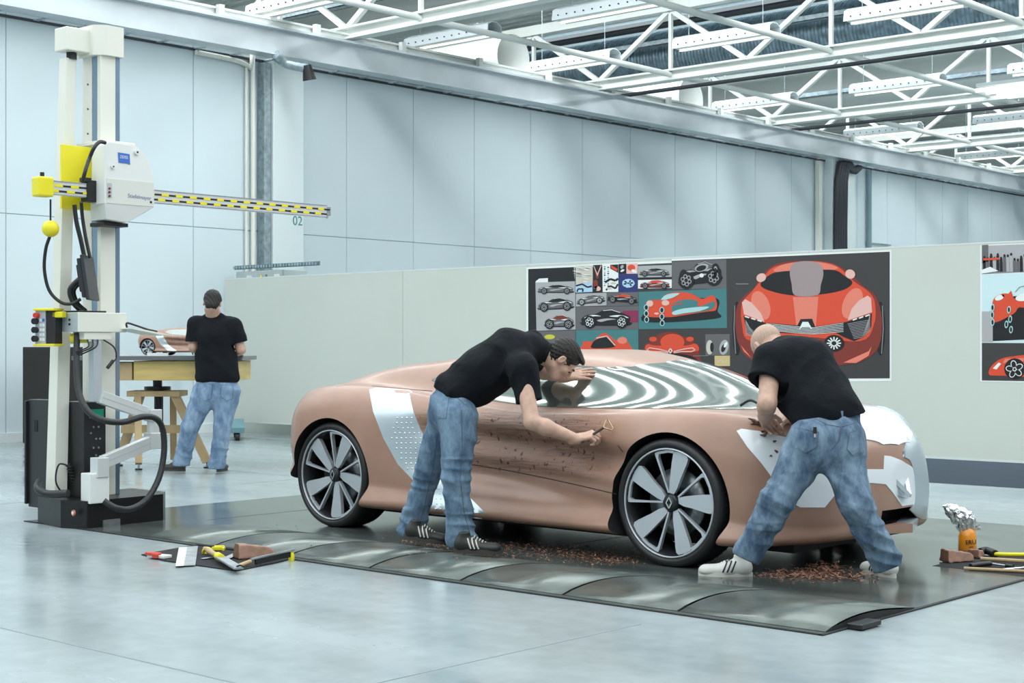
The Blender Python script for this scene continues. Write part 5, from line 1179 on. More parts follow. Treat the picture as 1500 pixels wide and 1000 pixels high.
class Pic:
    def __init__(s, ox, oy, sc_): s.o = (ox, oy, sc_); s.g = MB()
    def P(s, x, y): return (s.o[0]+x/s.o[2], s.o[1]+y/s.o[2])
    def poly(s, pts, m, L, raw=False, smooth=False):
        pts = smoothpoly(pts, 5) if smooth else pts
        q = [onY(*(p if raw else s.P(*p)), YP) for p in pts]; y = YP-.003-.0012*L; n = len(q)
        s.g.add([V3((p.x, y, p.z)) for p in q]+[V3((p.x, y+.0011, p.z)) for p in q], [tuple(range(n))]+[(i, (i+1) % n, n+(i+1) % n, n+i) for i in range(n)], m)
    def ell(s, cx, cy, rx, ry, m, L, n=20, rot=0):
        c, d = math.cos(rot), math.sin(rot); s.poly([(cx+rx*math.cos(2*PI*k/n)*c-ry*math.sin(2*PI*k/n)*d, cy+rx*math.cos(2*PI*k/n)*d+ry*math.sin(2*PI*k/n)*c) for k in range(n)], m, L)
    def line(s, pts, w_, m, L):
        for a, b_ in zip(pts, pts[1:]):
            dx, dy = b_[0]-a[0], b_[1]-a[1]; l = math.hypot(dx, dy) or 1; nx, ny = -dy/l*w_/2, dx/l*w_/2; s.poly([(a[0]+nx, a[1]+ny), (b_[0]+nx, b_[1]+ny), (b_[0]-nx, b_[1]-ny), (a[0]-nx, a[1]-ny)], m, L)
    def wheel(s, cx, cy, r, sq=.85, m=None, L=6, n=6, tyre=True):
        m = m or PW
        if tyre: s.ell(cx, cy, r*sq*1.2, r*1.2, BK, L)
        for k in range(n):
            a = 2*PI*k/n+.3; s.ell(cx+r*.55*sq*math.cos(a), cy+r*.55*math.sin(a), r*.30*sq, r*.30, m, L+1, 10); s.ell(cx+r*.55*sq*math.cos(a), cy+r*.55*math.sin(a), r*.19*sq, r*.19, BK, L+2, 10)
    def sketch(s, cx, cy, w_, h_, body, hi, win, wm_=None, fl=1, tilt=0):
        T = lambda a, b_: (cx+fl*a*w_/2, cy+b_*h_/2+a*tilt)
        s.poly([T(*p) for p in ((-1.02, .62), (-.9, .45), (.9, .45), (1.04, .66), (.8, .82), (-.8, .82))], BK, 2, smooth=True)
        s.poly([T(*p) for p in ((-1, .3), (-.97, -.05), (-.75, -.38), (-.45, -.45), (-.1, -.88), (.25, -.95), (.6, -.66), (.85, -.36), (1, -.1), (.98, .35), (.8, .6), (-.8, .65))], body, 3, smooth=True)
        s.poly([T(*p) for p in ((-.42, -.42), (-.1, -.76), (.25, -.82), (.6, -.5), (.3, -.34), (-.1, -.3))], win, 4, smooth=True)
        s.poly([T(*p) for p in ((-.9, -.02), (-.7, -.30), (-.45, -.36), (-.2, -.22), (-.45, -.22), (-.7, -.12))], hi, 4, smooth=True)
        s.poly([T(*p) for p in ((.15, -.22), (.45, -.34), (.75, -.28), (.95, -.02), (.7, -.12), (.4, -.14))], hi, 4, smooth=True)
        s.poly([T(*p) for p in ((-.35, .22), (.05, .02), (.42, .12), (.1, .22), (-.2, .40))], GL, 4, smooth=True); s.line([T(-.1, -.84), T(.25, -.92), T(.6, -.62)], max(1.2, h_*.03), hi, 5)
        r = h_*.30
        for a in (-.66, .66): s.wheel(*T(a, .42), r, .9, wm_ or GL)
    def done(s, name, parent): return obj(name, s.g, None, parent, fixn=False)
wp = thing('poster', 'long poster of car sketches and a big red car front, left one', 'poster', (onY(1040, 500, YP).x, YP-.002, .9))
b_ = Pic(0, 0, 1); b_.poly([(771, 391.5), (984, 381.5), (984, 379), (1306, 366), (1306, 558), (771, 563)], PW, -1); b_.poly([(788, 414), (842, 412), (842, 391.5), (984, 385), (984, 382), (1303.5, 368.5), (1303.5, 554), (788, 556)], DG, -.5)
b_.poly([(774, 394), (841, 391), (842, 412), (786, 414), (787, 556), (774, 556)], BK, -.4); b_.done('poster_sheet', wp)
Q = Pic(760, 340, 3.947)
Q.poly([(97, 290), (326, 283), (329, 562), (103, 570)], GL, 0); Q.sketch(215, 328, 200, 55, GM, PW, BK); Q.sketch(215, 415, 200, 75, GM, PW, BK, tilt=-5); Q.sketch(235, 515, 165, 80, GM, PW, RDk)
Q.poly([(100, 283), (120, 268), (170, 265), (170, 290), (98, 291)], PW, 2)
Q.poly([(103, 575), (328, 566), (328, 760), (103, 760)], GM, 0); Q.ell(180, 605, 30, 14, mat('print_yellow', (.6, .55, .05), .4), 2)
Q.done('sketch_print', wp)
Q = Pic(760, 340, 3.947); Q.poly([(329, 195), (428, 192), (428, 345), (331, 350)], BG, 0)
r_ = random.Random(4)
for k in range(26):
    x = 335+r_.random()*70; y = 200+r_.random()*90; Q.ell(x, y, 14+r_.random()*12, 2.4, r_.choice([PW, GY, PW, GL]), 1+k % 3, 10, .15)
Q.poly([(331, 300), (428, 290), (428, 345), (331, 349)], LB, 5); Q.line([(333, 310), (370, 300), (400, 318), (426, 312)], 9, BK, 6); Q.line([(340, 345), (345, 328), (375, 328), (372, 345)], 8, BK, 6)
Q.poly([(430, 190), (482, 188), (485, 346), (430, 346)], BK, 0); Q.poly([(436, 194), (455, 240), (474, 192), (478, 194), (458, 262), (434, 198)], PK, 1); Q.poly([(440, 215), (456, 256), (470, 215), (462, 268), (450, 268)], RDk, 2); Q.ell(445, 300, 14, 26, RDk, 1); Q.ell(455, 325, 20, 14, PK, 1, rot=.2); Q.ell(445, 328, 7, 9, BK, 3)
Q.poly([(484, 188), (576, 184), (576, 345), (486, 346)], PW, 0)
for k in range(10):
    Q.ell(498, 200+12*k, 5, 4, [GY, BK, LB][k % 3], 1); Q.ell(518, 203+12*k, 5, 4, [BK, LB, GY][k % 3], 1)
Q.poly([(530, 188), (575, 186), (575, 235), (530, 210)], BK, 1); Q.poly([(534, 190), (572, 212), (568, 226), (536, 208)], RD, 2); Q.line([(500, 290), (530, 270), (560, 280), (575, 268)], 12, BK, 1); Q.line([(505, 335), (530, 310), (560, 325), (574, 300)], 10, BK, 1); Q.ell(548, 295, 16, 6, BG, 2); Q.ell(525, 325, 14, 7, BG, 2)
Q.poly([(577, 184), (622, 182), (622, 238), (577, 240)], BK, 0); Q.ell(598, 200, 8, 12, GL, 1, rot=.6); Q.ell(600, 222, 12, 6, PW, 1, rot=-.5)
Q.poly([(623, 182), (688, 179), (688, 240), (623, 240)], PK, 0); Q.ell(652, 205, 22, 18, RD, 1); Q.ell(668, 225, 16, 9, PW, 2, rot=.4)
Q.poly([(577, 241), (688, 241), (688, 346), (577, 346)], BLU, 0)
for k in range(14): Q.ell(635+22*math.cos(k*2.4), 295+15*math.sin(k*2.4), 14, 11, LB if k % 3 else CY, 1+k % 3)
Q.done('collage_print', wp)
Q = Pic(760, 340, 3.947); Q.poly([(690, 195), (885, 189), (885, 258), (690, 262)], GL, 0); Q.sketch(785, 230, 165, 48, GM, PW, BK); Q.poly([(690, 262), (885, 258), (885, 272), (690, 276)], BK, 1); Q.poly([(690, 276), (885, 272), (885, 322), (690, 326)], PW, 0); Q.sketch(788, 300, 165, 50, RDk, PW, RD, GL)
Q.done('sketch_print', wp)
Q = Pic(760, 340, 3.947); Q.poly([(886, 171), (1200, 156), (1202, 326), (888, 330)], GM, 0); Q.sketch(1050, 240, 240, 140, BK, GL, GM, GL, tilt=-14); Q.ell(955, 265, 26, 50, BK, 5); Q.ell(1140, 235, 24, 55, BK, 5); Q.ell(1140, 235, 13, 38, GL, 6); Q.ell(1140, 235, 9, 30, BK, 7); Q.ell(1060, 205, 40, 22, GL, 6, rot=-.3); Q.ell(1058, 208, 30, 15, BK, 7, rot=-.3); Q.ell(1060, 250, 12, 12, PW, 6)
Q.done('sketch_print', wp)
Q = Pic(760, 340, 3.947); Q.poly([(331, 355), (508, 350), (508, 423), (331, 429)], GL, 0); Q.sketch(418, 388, 155, 55, GM, PW, GM, PW, tilt=-8); Q.poly([(510, 350), (690, 345), (690, 425), (510, 426)], GM, 0); Q.sketch(600, 382, 165, 55, BK, GL, RD, GL, tilt=7)
Q.poly([(331, 431), (692, 427), (692, 560), (331, 566)], GM, 0); Q.poly([(600, 455), (692, 452), (692, 520), (600, 522)], MG, 1); Q.sketch(505, 497, 280, 105, BK, PW, BK, PW); Q.done('sketch_print', wp)
Q = Pic(760, 340, 3.947); Q.poly([(693, 345), (1202, 326), (1204, 553), (694, 560)], TL, 0)
Q.poly([(735, 520), (1140, 500), (1150, 455), (1140, 380), (900, 400), (760, 440)], BK, 1, smooth=True); Q.poly([(735, 430), (750, 395), (820, 390), (850, 360), (920, 345), (1000, 355), (1060, 385), (1120, 365), (1145, 400), (1140, 450), (1080, 460), (950, 480), (880, 490), (760, 490), (735, 470)], RD, 2, smooth=True)
Q.poly([(890, 420), (950, 390), (1030, 395), (1045, 430), (1130, 400), (1125, 440), (1050, 460), (960, 470), (900, 478)], TL, 3, smooth=True); Q.poly([(893, 460), (960, 440), (1100, 430), (1050, 455), (960, 468), (900, 478)], TLL, 4, smooth=True); Q.poly([(825, 388), (860, 360), (930, 352), (900, 375), (850, 390)], TLL, 4, smooth=True); Q.ell(760, 412, 20, 18, PK, 4); Q.ell(850, 408, 22, 16, PK, 4); Q.line([(885, 420), (940, 415), (945, 400)], 5, RD, 5)
for (x, y) in ((740, 435), (740, 470), (742, 505), (830, 450), (830, 488), (832, 525)): Q.ell(x, y, 14, 18, TLL, 5); Q.ell(x, y, 9, 13, BK, 6)
Q.ell(800, 470, 14, 6, PK, 5); Q.done('sketch_print', wp)
Q = Pic(760, 340, 3.947); Q.poly([(331, 567), (692, 562), (692, 800), (331, 800)], TL, 0); Q.poly([(370, 650), (380, 630), (430, 630), (460, 600), (495, 582), (530, 600), (560, 625), (600, 605), (635, 640), (640, 700), (370, 700)], RD, 1, smooth=True); Q.poly([(425, 645), (450, 620), (510, 605), (560, 660), (430, 670)], BK, 2, smooth=True); Q.line([(450, 612), (510, 600), (560, 655)], 7, PK, 3); Q.ell(600, 625, 28, 20, RL, 2); Q.done('sketch_print', wp)
Q = Pic(760, 340, 3.947)
Q.poly([(725, 690), (735, 645), (760, 640), (755, 610), (790, 600), (840, 580), (900, 578), (960, 605), (1010, 605), (1015, 640), (1040, 655), (1045, 700), (1030, 780), (740, 780)], RDk, 1, smooth=True); Q.poly([(735, 680), (745, 648), (800, 655), (960, 655), (1025, 645), (1040, 685), (960, 692), (800, 692)], RD, 2, smooth=True); Q.ell(890, 635, 70, 48, RD, 3); Q.ell(778, 618, 22, 14, RD, 3); Q.ell(992, 618, 22, 14, RD, 3); Q.ell(885, 745, 150, 45, BK, 4); Q.ell(885, 750, 110, 22, GY, 5)
for sg in (-1, 1):
    Q.line([(883+sg*15, 690), (883+sg*70, 676), (883+sg*125, 668), (883+sg*140, 680), (883+sg*120, 690), (883+sg*60, 690), (883+sg*15, 697)], 6, PK, 6)
Q.line([(880, 672), (870, 685), (880, 699), (890, 685), (880, 672)], 5, PW, 7); Q.line([(1010, 715), (1100, 713)], 3, GY, 6); Q.done('sketch_print', wp)
Q = Pic(760, 340, 3.947); Q.poly([(1080, 590), (1220, 588), (1222, 712), (1082, 712)], GM, 1); Q.ell(1105, 665, 20, 42, BG, 2); Q.ell(1118, 665, 10, 28, BK, 3); Q.ell(1188, 665, 26, 44, GL, 2, rot=.2); Q.ell(1185, 670, 12, 24, BK, 3, rot=.3); Q.ell(1198, 650, 8, 18, PW, 4, rot=.5); Q.poly([(1133, 714), (1222, 713), (1222, 773), (1134, 774)], mat('print_sand', (.62, .48, .22), .5), 1); Q.line([(1150, 755), (1170, 735), (1190, 755), (1205, 740)], 4, BG, 2); Q.done('photo_print', wp)
Q = Pic(1040, 340, 3.261)
for sx, x in ((1, 130), (-1, 815)): Q.ell(x, 460, 22, 130, BK, 1); Q.line([(x-sx*10, 350), (x-sx*14, 460), (x-sx*6, 580)], 4, GY, 2)
Q.poly([(455, 136), (560, 142), (625, 165), (690, 215), (735, 258), (790, 300), (818, 380), (822, 480), (800, 560), (740, 610), (650, 632), (460, 642), (280, 630), (185, 600), (140, 540), (122, 440), (132, 350), (172, 298), (215, 262), (245, 210), (300, 160), (370, 140)], RDk, 2, smooth=True)
Q.poly([(455, 139), (555, 145), (620, 170), (690, 235), (760, 285), (790, 340), (785, 440), (720, 520), (460, 500), (200, 520), (155, 440), (155, 340), (200, 285), (250, 225), (310, 165)], RD, 3, smooth=True)
Q.poly([(243, 250), (285, 205), (340, 188), (460, 182), (590, 180), (640, 205), (682, 240), (640, 275), (530, 297), (400, 302), (290, 280)], BK, 4, smooth=True)
Q.poly([(384, 190), (400, 150), (460, 138), (525, 150), (544, 195), (532, 250), (515, 300), (410, 302), (392, 245)], mat('print_rose_grey', (.35, .28, .28), .4), 5, smooth=True)
Q.poly([(398, 310), (520, 308), (508, 450), (415, 450)], RL, 4); Q.poly([(455, 140), (560, 150), (600, 178), (320, 190), (350, 155)], RL, 3.5, smooth=True)
Q.ell(247, 217, 24, 20, PK, 5, rot=-.5); Q.ell(672, 200, 24, 22, PK, 5, rot=.5); Q.ell(245, 350, 42, 72, RL, 4, rot=-.35); Q.ell(682, 340, 44, 78, RL, 4, rot=.4)
Q.poly([(155, 335), (170, 320), (200, 335), (245, 385), (263, 428), (165, 392)], PK, 5.5); Q.poly([(772, 315), (755, 303), (715, 325), (680, 365), (660, 422), (777, 382)], PK, 5.5)
Q.poly([(162, 400), (262, 432), (420, 445), (435, 415), (490, 413), (505, 452), (655, 428), (775, 388), (772, 450), (735, 500), (690, 520), (640, 500), (600, 478), (460, 485), (330, 480), (240, 510), (180, 480)], BK, 5.2)
for k in range(6): Q.line([(270+10*k, 436+7*k), (430, 452+6*k), (500, 456+6*k), (640, 434+8*k)], 2.2, PW, 6)
for k in range(11): Q.line([(690-3*k, 508-7*k), (730+3*k, 500-8*k), (768, 470-8*k)], 2.0, GL, 6.2); Q.line([(172, 420+7*k), (190+4*k, 450+5*k), (215+4*k, 480)], 2.0, GL, 6.2)
for k in range(3): Q.line([(170+30*k, 402+9*k), (190+30*k, 408+9*k)], 6, PW, 7); Q.line([(765-30*k, 394+9*k), (745-30*k, 402+9*k)], 6, PW, 7)
Q.poly([(428, 465), (445, 428), (472, 428), (492, 465), (475, 452), (446, 452)], PW, 7); Q.line([(125, 247), (186, 247)], 4, GY, 2)
Q.poly([(640, 622), (760, 568), (775, 545), (760, 590), (700, 625)], RL, 5); Q.poly([(150, 540), (180, 575), (200, 600), (165, 570)], RL, 5); Q.ell(595, 530, 48, 40, BK, 5)
for k in range(12): a = 2*PI*k/12; Q.line([(595+12*math.cos(a), 530+10*math.sin(a)), (595+34*math.cos(a), 530+30*math.sin(a))], 6, PW, 7)
Q.done('red_car_print', wp)
w2p = thing('poster', 'tall poster with a black-and-white photo above red cars, at right edge', 'poster', (onY(1520, 500, YP).x, YP-.002, .9))
b_ = Pic(0, 0, 1); b_.poly([(1436, 359), (1640, 350.5), (1640, 563), (1436, 558.5)], PW, -1); b_.poly([(1438.5, 402), (1640, 396), (1640, 502), (1438.5, 501)], CY, 0); b_.poly([(1438.5, 456), (1454.5, 456), (1454.5, 501), (1438.5, 501)], GL, 1); b_.poly([(1438.5, 502), (1640, 503), (1640, 560), (1438.5, 557)], DG, 0); b_.poly([(1438.5, 360), (1640, 352), (1640, 393), (1438.5, 401)], GL, 0); b_.done('poster_sheet', w2p)
Q = Pic(1040, 340, 3.261); Q.poly([(1300, 150), (1500, 140), (1500, 190), (1300, 200)], GY, 1); r_ = random.Random(9)
for k in range(13): x = 1312+16*k; h_ = 50+r_.random()*30; Q.poly([(x-6, 190), (x-7, 190-h_), (x+6, 190-h_-4), (x+8, 188)], r_.choice([BK, GM, BK, GL]), 2); Q.ell(x, 184-h_, 5, 7, BK, 3)
Q.poly([(1300, 62), (1330, 60), (1330, 140), (1300, 150)], GM, 2); Q.poly([(1300, 180), (1340, 165), (1380, 185), (1300, 198)], PW, 4); Q.line([(1308, 130), (1384, 126)], 10, RD, 5); Q.done('photo_print', w2p)
Q = Pic(1040, 340, 3.261)
Q.poly([(1352, 440), (1352, 345), (1380, 320), (1420, 310), (1500, 300), (1600, 290), (1760, 340), (1760, 500), (1352, 520)], BK, 1); Q.poly([(1352, 330), (1385, 298), (1430, 295), (1480, 330), (1560, 300), (1700, 330), (1700, 450), (1500, 360), (1450, 390), (1352, 430)], RD, 2, smooth=True); Q.poly([(1390, 295), (1420, 300), (1440, 280), (1450, 310), (1420, 330)], RD, 3); Q.ell(1385, 312, 24, 12, PW, 3, rot=-.4); Q.ell(1500, 310, 40, 18, PW, 3, rot=-.2); Q.line([(1460, 285), (1480, 262), (1540, 248)], 3, GY, 3)
for (x, y) in ((1352, 360), (1350, 395), (1352, 430), (1430, 370), (1436, 415), (1440, 465), (1418, 440)): Q.ell(x, y, 9, 18, TLL, 5, rot=.1); Q.ell(x, y, 5, 12, BK, 6)
Q.done('red_car_print', w2p)
Q = Pic(1040, 340, 3.261); Q.poly([(1335, 680), (1345, 640), (1390, 605), (1450, 592), (1560, 585), (1700, 610), (1700, 690), (1400, 685)], RD, 1, smooth=True); Q.poly([(1410, 605), (1500, 600), (1500, 616), (1400, 625)], RL, 2); Q.poly([(1352, 650), (1380, 622), (1392, 628), (1370, 655)], PW, 2); Q.ell(1457, 652, 50, 50, BK, 3)
for k in range(5): a = 2*PI*k/5-.5; Q.ell(1457+24*math.cos(a), 654+24*math.sin(a), 19, 14, PW, 4, rot=a); Q.ell(1457+24*math.cos(a), 654+24*math.sin(a), 15, 10.5, BK, 5, rot=a)
Q.done('red_car_print', w2p)
# ================================================================== tool mats
felt = mat('black_mat', (.010, .010, .012), .9, bump=(80, .2)); clayb = mat('clay_block', (.34, .19, .135), .6, var=(18, .25), bump=(25, .3)); clayd = mat('clay_cut_face', (.17, .085, .055), .7, var=(30, .2))
def mat_on_floor(poly, lab, z=.0):
    q = [onZ(u, v, z) for u, v in poly]; g = MB(); g.prism([(p.x, p.y) for p in q], lambda a, b_, k: V3((a, b_, z+.001+(.005 if k else 0)))); return tag(obj('tool_mat', g, felt), lab, 'mat')
mat_on_floor([(207, 813), (262, 803), (312, 795), (345, 799), (394, 805), (450, 813), (400, 826), (346, 837), (290, 829), (240, 822)], 'black mat with tools on the floor at left, before the machine')
mat_on_floor([(1366, 830), (1428, 815), (1520, 815), (1590, 830), (1500, 846), (1440, 838)], 'black mat with tools and bottle on the floor at right edge')
def on(u, v, z=.008): return onZ(u, v, z)
def lump(name, lab, c, L, W, H, ang, cut=True):
    F = Field(c-V3((L, L, .02)), c+V3((L, L, H*1.6)), .006); d = V3((math.cos(ang), math.sin(ang), 0)); s_ = V3((-d.y, d.x, 0))
    F.cone(c-d*L*.35+UP*H*.45, c+d*L*.35+UP*H*.5, H*1.0, H*.95, .0, (s_, 1.1))
    F.cut(c+UP*.0, -UP, 1.); F.cut(c+UP*H, UP+d*.15, 1.); F.cut(c-d*L*.45, -d+UP*.1, 1.); F.cut(c+d*L*.5, d, 1.); F.cut(c+d*L*.2+s_*W*.2+UP*H, UP+d*.8+s_*.5, 1.); F.cut(c-s_*W*.42, -s_+d*.1+UP*.25, 1.); F.cut(c+s_*W*.5, s_, 1.); F.ripple(.004, .05, [(1, .4, .2), (.2, 1, .6)], 5, 1.2)
    t = thing(name, lab, 'clay', c); b_ = soft('block', F, clayb, t, 0); b_.data.materials.append(clayd)
    for p in b_.data.polygons:
        if p.normal.dot(-d) > .8: p.material_index = 1
    return t
c = on(372, 816); lump('clay_block', 'chunky brown clay block on the left tool mat', c, .24, .10, .07, TH+.5)
# brush with red back
t = thing('block_brush', 'small red and white block brush at the left end of mat', 'brush', on(233, 815)); M = Matrix.Translation(on(231, 817, .004)) @ Matrix.Rotation(TH-.5, 4, 'Z')
obj('white_edge', MB().box((-.055, -.03, .003), (.075, .035, .02), None, M), white, t, bevel=.003); obj('red_back', MB().box((-.06, -.04, .018), (.03, .0, .034), None, M).box((-.005, -.045, .004), (.035, -.03, .03), None, M), mat('red_plastic', (.6, .06, .03), .4), t, bevel=.004)
# square steel sheet scraper
q = [on(257, 829, .007), on(286, 828, .007), on(290, 800, .012), on(262, 802, .012)]
g = MB(); g.add([V3(p) for p in q]+[V3(p)+UP*.003 for p in q], [(0, 3, 2, 1), (4, 5, 6, 7), (0, 1, 5, 4), (1, 2, 6, 5), (2, 3, 7, 6), (3, 0, 4, 7)])
t = tag(obj('steel_scraper', g, steel), 'flat rectangular steel scraper sheet lying on the left mat', 'scraper')
q = [on(257, 829, .0105), on(269, 828.5, .0105), on(274, 801, .0155), on(262, 802, .0155)]; g = MB(); g.add(q, [(0, 1, 2, 3)]); g.add([p+UP*.001 for p in q], [(3, 2, 1, 0)]); obj('paper_strip', MB().add([V3(p) for p in q]+[V3(p)+UP*.001 for p in q], [(0, 3, 2, 1), (4, 5, 6, 7), (0, 1, 5, 4), (1, 2, 6, 5), (2, 3, 7, 6), (3, 0, 4, 7)]), mat('cream_paper', (.66, .68, .6), .6), t)
# rasp plane with wooden grip
a, b_ = on(300, 803, .036), on(350, 832, .034); m_ = lerp(a, b_, .5)
t = thing('surform_rasp', 'rasp with pale wooden grip and yellow collar across the mat', 'rasp', (m_.x, m_.y, .006))
obj('grip', MB().tube([a, lerp(a, b_, .2), lerp(a, b_, .42)], [.012, .017, .014, .012], wood2, 12), None, t); obj('collar', MB().cyl(lerp(a, b_, .40), lerp(a, b_, .50), .022, yellow, 16), None, t)
obj('rasp_blade', MB().beam(lerp(a, b_, .48), b_, .055, .012), steel, t, bevel=.003); obj('front_knob', MB().tube([b_+V3((-.02, 0, .006)), b_+V3((.01, .0, .016)), b_+V3((.02, .02, .006))], .005, black, 8), None, t)
c = on(320, 802, .02); t = thing('yellow_clamp', 'yellow plastic clamp behind the wooden rasp grip on the mat', 'clamp', (c.x, c.y, .006)); g = MB()
for s1 in (-.03, .03): g.beam(c+RT*s1-FW*.03+UP*-.008, c+RT*s1+FW*.03+UP*-.008, .012, .02, yellow)
g.beam(c-RT*.03+FW*.03, c+RT*.03+FW*.03, .012, .02, yellow); g.beam(c-RT*.03-FW*.03, c+RT*.03-FW*.03, .012, .02, yellow); obj('jaws', g, None, t, bevel=.003); obj('pin', MB().cyl(c-RT*.04, c+RT*.04, .004), steel, t)
c = on(304, 809, .014); tag(obj('tape_reel', MB().lathe([(-.006, .018), (-.006, .034), (.01, .034), (.01, .018)], yellow, 24, Matrix.Translation(c) @ Matrix.Rotation(.5, 4, 'X') @ Matrix.Rotation(.4, 4, 'Z'))), 'small round yellow tape reel under the rasp grip', 'tape')
a, b_ = on(296, 818, .012), on(316, 815, .014); tag(obj('palette_blade', MB().beam(a, b_, .03, .002), steel), 'thin grey palette blade lying left of the rasp', 'blade')
g = MB(); a, b_ = on(330, 818, .012), on(352, 808, .016); g.beam(a, b_, .045, .002, steel); t = tag(obj('putty_knife', g), 'steel putty knife lying between the rasp and clay block', 'knife')
a, b_ = on(367, 822, .03), on(430, 808, .05); t = thing('long_blade', 'long straight steel blade with black body and yellow tip on the mat', 'blade', (lerp(a, b_, .5).x, lerp(a, b_, .5).y, .008))
obj('blade_edge', MB().beam(a+UP*.012, b_+UP*.012, .018, .008), chrome, t); obj('blade_body', MB().beam(lerp(a, b_, .1)-UP*.008, lerp(a, b_, .92)-UP*.010, .012, .030), black, t, bevel=.002); c = on(427, 816, .02); obj('yellow_end', MB().ball(c, .022, yellow, 14, (.8, .8, 1.6)), None, t)
obj('handle', MB().tube([a-(b_-a)*.3-UP*.012, a], .012, wood2, 10), None, t)
# right mat
bt = on(1417, 806, .0); amber = mat('orange_plastic', (.85, .30, .01), .25, coat=.5)
t = thing('orange_bottle', 'orange bottle marked in pen with crumpled foil wrapped over its top', 'bottle', bt)
M = Matrix.Translation(bt) @ Matrix.Rotation(PI/2, 4, 'X')
obj('bottle_body', MB().lathe([(.0, .0), (.0, .048), (.008, .053), (.085, .052), (.115, .042), (.14, .024), (.155, .016), (.19, .016), (.19, 0)], amber, 36, M, cl=False), None, t)
text('pen_marking', 'ERU', .036, frame(bt-FW*.056+UP*.055+RT*.004, RT+UP*.08, UP), mat('pen_black', (.03, .02, .02), .6), t, .0015)
text('pen_marking', '_', .05, frame(bt-FW*.056+UP*.048+RT*.004, RT+UP*.08, UP), mat('pen_black', (.03, .02, .02), .6), t, .0015)
foil = mat('aluminium_foil', (.80, .82, .84), .16, 1, bump=(14, .8, .03)); 
g = MB(); na, nr = 30, 12; r2 = random.Random(3); vs = []
ax_ = [bt+UP*.12, bt+UP*.17-RT*.01, bt+UP*.215-RT*.045, bt+UP*.25-RT*.09, bt+UP*.27-RT*.125]
for i in range(nr):
    t_ = i/(nr-1)*4; k = min(3, int(t_)); c = lerp(ax_[k], ax_[k+1], t_-k); rr = .040+.030*math.sin(PI*min(1, i/(nr-1)*1.1))-.018*(i/(nr-1))
    for j in range(na): a = 2*PI*j/na; q = rr*(1+r2.uniform(-.16, .16)); vs.append(c+RT*q*math.cos(a)*1.0+FW*q*math.sin(a)*.7+UP*r2.uniform(-.006, .006)+UP*q*math.cos(a)*.35)
g.add(vs, [(i*na+j, i*na+(j+1) % na, (i+1)*na+(j+1) % na, (i+1)*na+j) for i in range(nr-1) for j in range(na)], foil, False); g.add(vs[-na:], [tuple(range(na))], foil); g.add(vs[:na], [tuple(range(na))], foil)
g.add([bt+UP*.14+RT*.03, bt+UP*.155+RT*.075, bt+UP*.12+RT*.08, bt+UP*.115+RT*.04+FW*.02], [(0, 1, 2, 3), (3, 2, 1, 0)], foil); obj('foil_wrap', g, None, t)
c = on(1402, 822, .007); lump('clay_block', 'brown clay block in front of the orange bottle', c, .19, .10, .06, TH+.3)
c = on(1431, 816, .007); lump('clay_lump', 'crumpled reddish clay lump beside the orange bottle', c, .10, .08, .045, TH+.9)
def rod(name, lab, a, b_, r, m, cat_, r2=None): return tag(obj(name, MB().cyl(a, b_, r, m, 12, r2)), lab, cat_)
a = on(1462, 809, .03); t = thing('hammer', 'hammer with black head and yellow handle lying on the right mat', 'hammer', (a.x+.1, a.y, .007))
obj('head', MB().tube([on(1436, 808, .03), on(1445, 806, .034), on(1458, 811, .03)], .022, black, 12), None, t); obj('handle', MB().tube([on(1455, 811, .028), on(1480, 812, .03), on(1560, 812, .03)], .012, yellow, 10), None, t)
rod('wooden_tool', 'pale wooden modelling stick, upper one on the right mat', on(1436, 818, .028), on(1540, 824, .02), .011, wood2, 'modelling tool'); rod('wooden_tool', 'pale wooden modelling stick, lower one at the mat front', on(1412, 832, .016), on(1530, 838, .016), .009, wood2, 'modelling tool')
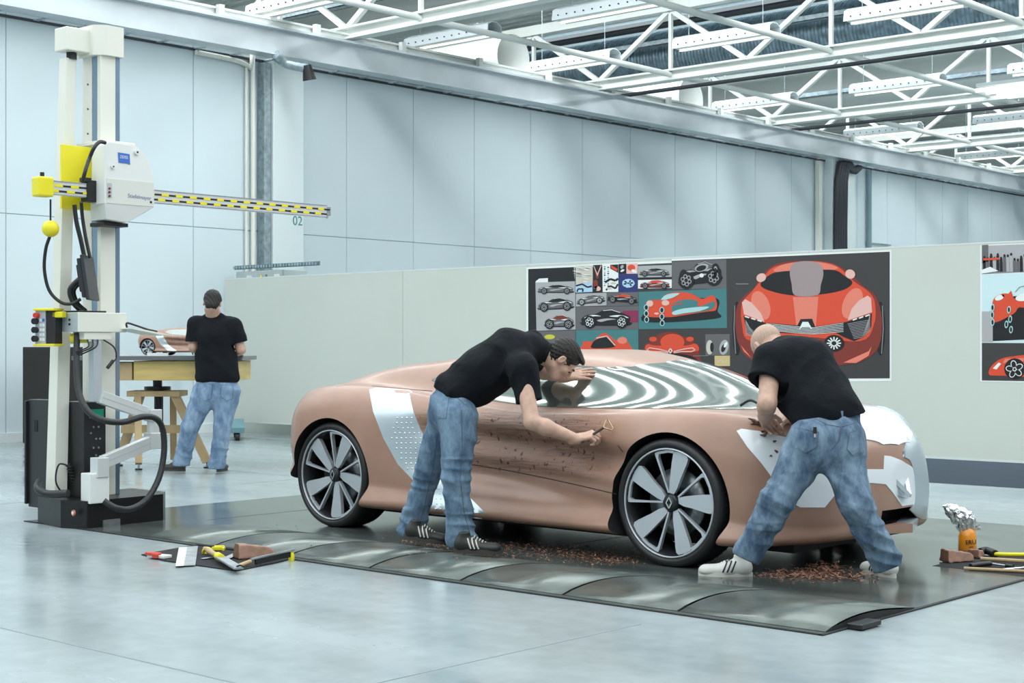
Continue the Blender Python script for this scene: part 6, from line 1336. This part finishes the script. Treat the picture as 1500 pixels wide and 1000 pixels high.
t = thing('steel_rasp', 'dark steel scraper with black grip between the wooden sticks', 'scraper', on(1440, 826)); obj('grip', MB().tube([on(1422, 829, .02), on(1440, 826, .024), on(1451, 825, .024)], .014, black, 10), None, t); obj('shaft', MB().cyl(on(1450, 825, .022), on(1478, 829, .02), .006), steel, t); obj('tip', MB().cyl(on(1474, 828.5, .02), on(1484, 830, .02), .012), black, t)
rod('steel_rod', 'short bright steel rod at the right picture edge on mat', on(1470, 834, .018), on(1540, 828, .018), .008, chrome, 'rod')
# ================================================================== clay shavings on the floor
chm = mat('clay_shavings', (.30, .15, .10), .7, var=(40, .35))
def chips(name, lab, spots, n, size, seed):
    r = random.Random(seed); g = MB()
    for i in range(n):
        u, v, su, sv, hh = r.choice(spots); u += r.gauss(0, su); v += r.gauss(0, sv); p = onZ(u, v, 0); 
        if abs(p.y-6.0) < .46 and p.x < -3.27: base = .006+.04*math.sin(PI*min(1, max(0, (p.y-5.64)/.79)**.8)) if 5.64 < p.y < 6.43 else .006
        else: base = .006
        z = base+abs(r.gauss(0, hh)); a = r.random()*6.3; L = size*r.uniform(.4, 1.3); W = L*r.uniform(.2, .5); c = V3((p.x, p.y, z)); d = V3((math.cos(a), math.sin(a), r.uniform(-.5, .5)))*L; s_ = V3((-math.sin(a), math.cos(a), r.uniform(-.4, .4)))*W; k = UP*size*.3*r.uniform(.5, 1)
        g.add([c-d-s_, c+s_*.6-d*.3+k, c+d+s_*.2, c+d*.2-s_, c-k*.4], [(0, 3, 2, 1), (0, 1, 4), (1, 2, 4), (2, 3, 4), (3, 0, 4)], chm)
    return tag(obj(name, g), lab, 'clay shavings', kind='stuff')
chips('clay_shavings', 'band of brown clay shavings on floor under the door, between the wheels', [(640, 795, 20, 3, .004), (700, 800, 45, 3, .006), (770, 806, 55, 4, .01), (840, 815, 40, 4, .012), (890, 822, 26, 3, .006), (750, 812, 100, 9, .002)], 1500, .011, 1)
chips('clay_shavings', 'heap of brown clay shavings between the right person\'s feet', [(1205, 838, 18, 4, .018), (1190, 844, 32, 4, .012), (1225, 846, 26, 4, .010), (1160, 843, 24, 3, .004)], 900, .015, 2)
chips('clay_shavings', 'loose clay crumbs scattered over the arched floor covers', [(600, 820, 70, 12, .0), (900, 850, 110, 12, .0), (1130, 870, 90, 14, .0), (470, 790, 60, 12, .0)], 130, .007, 3)
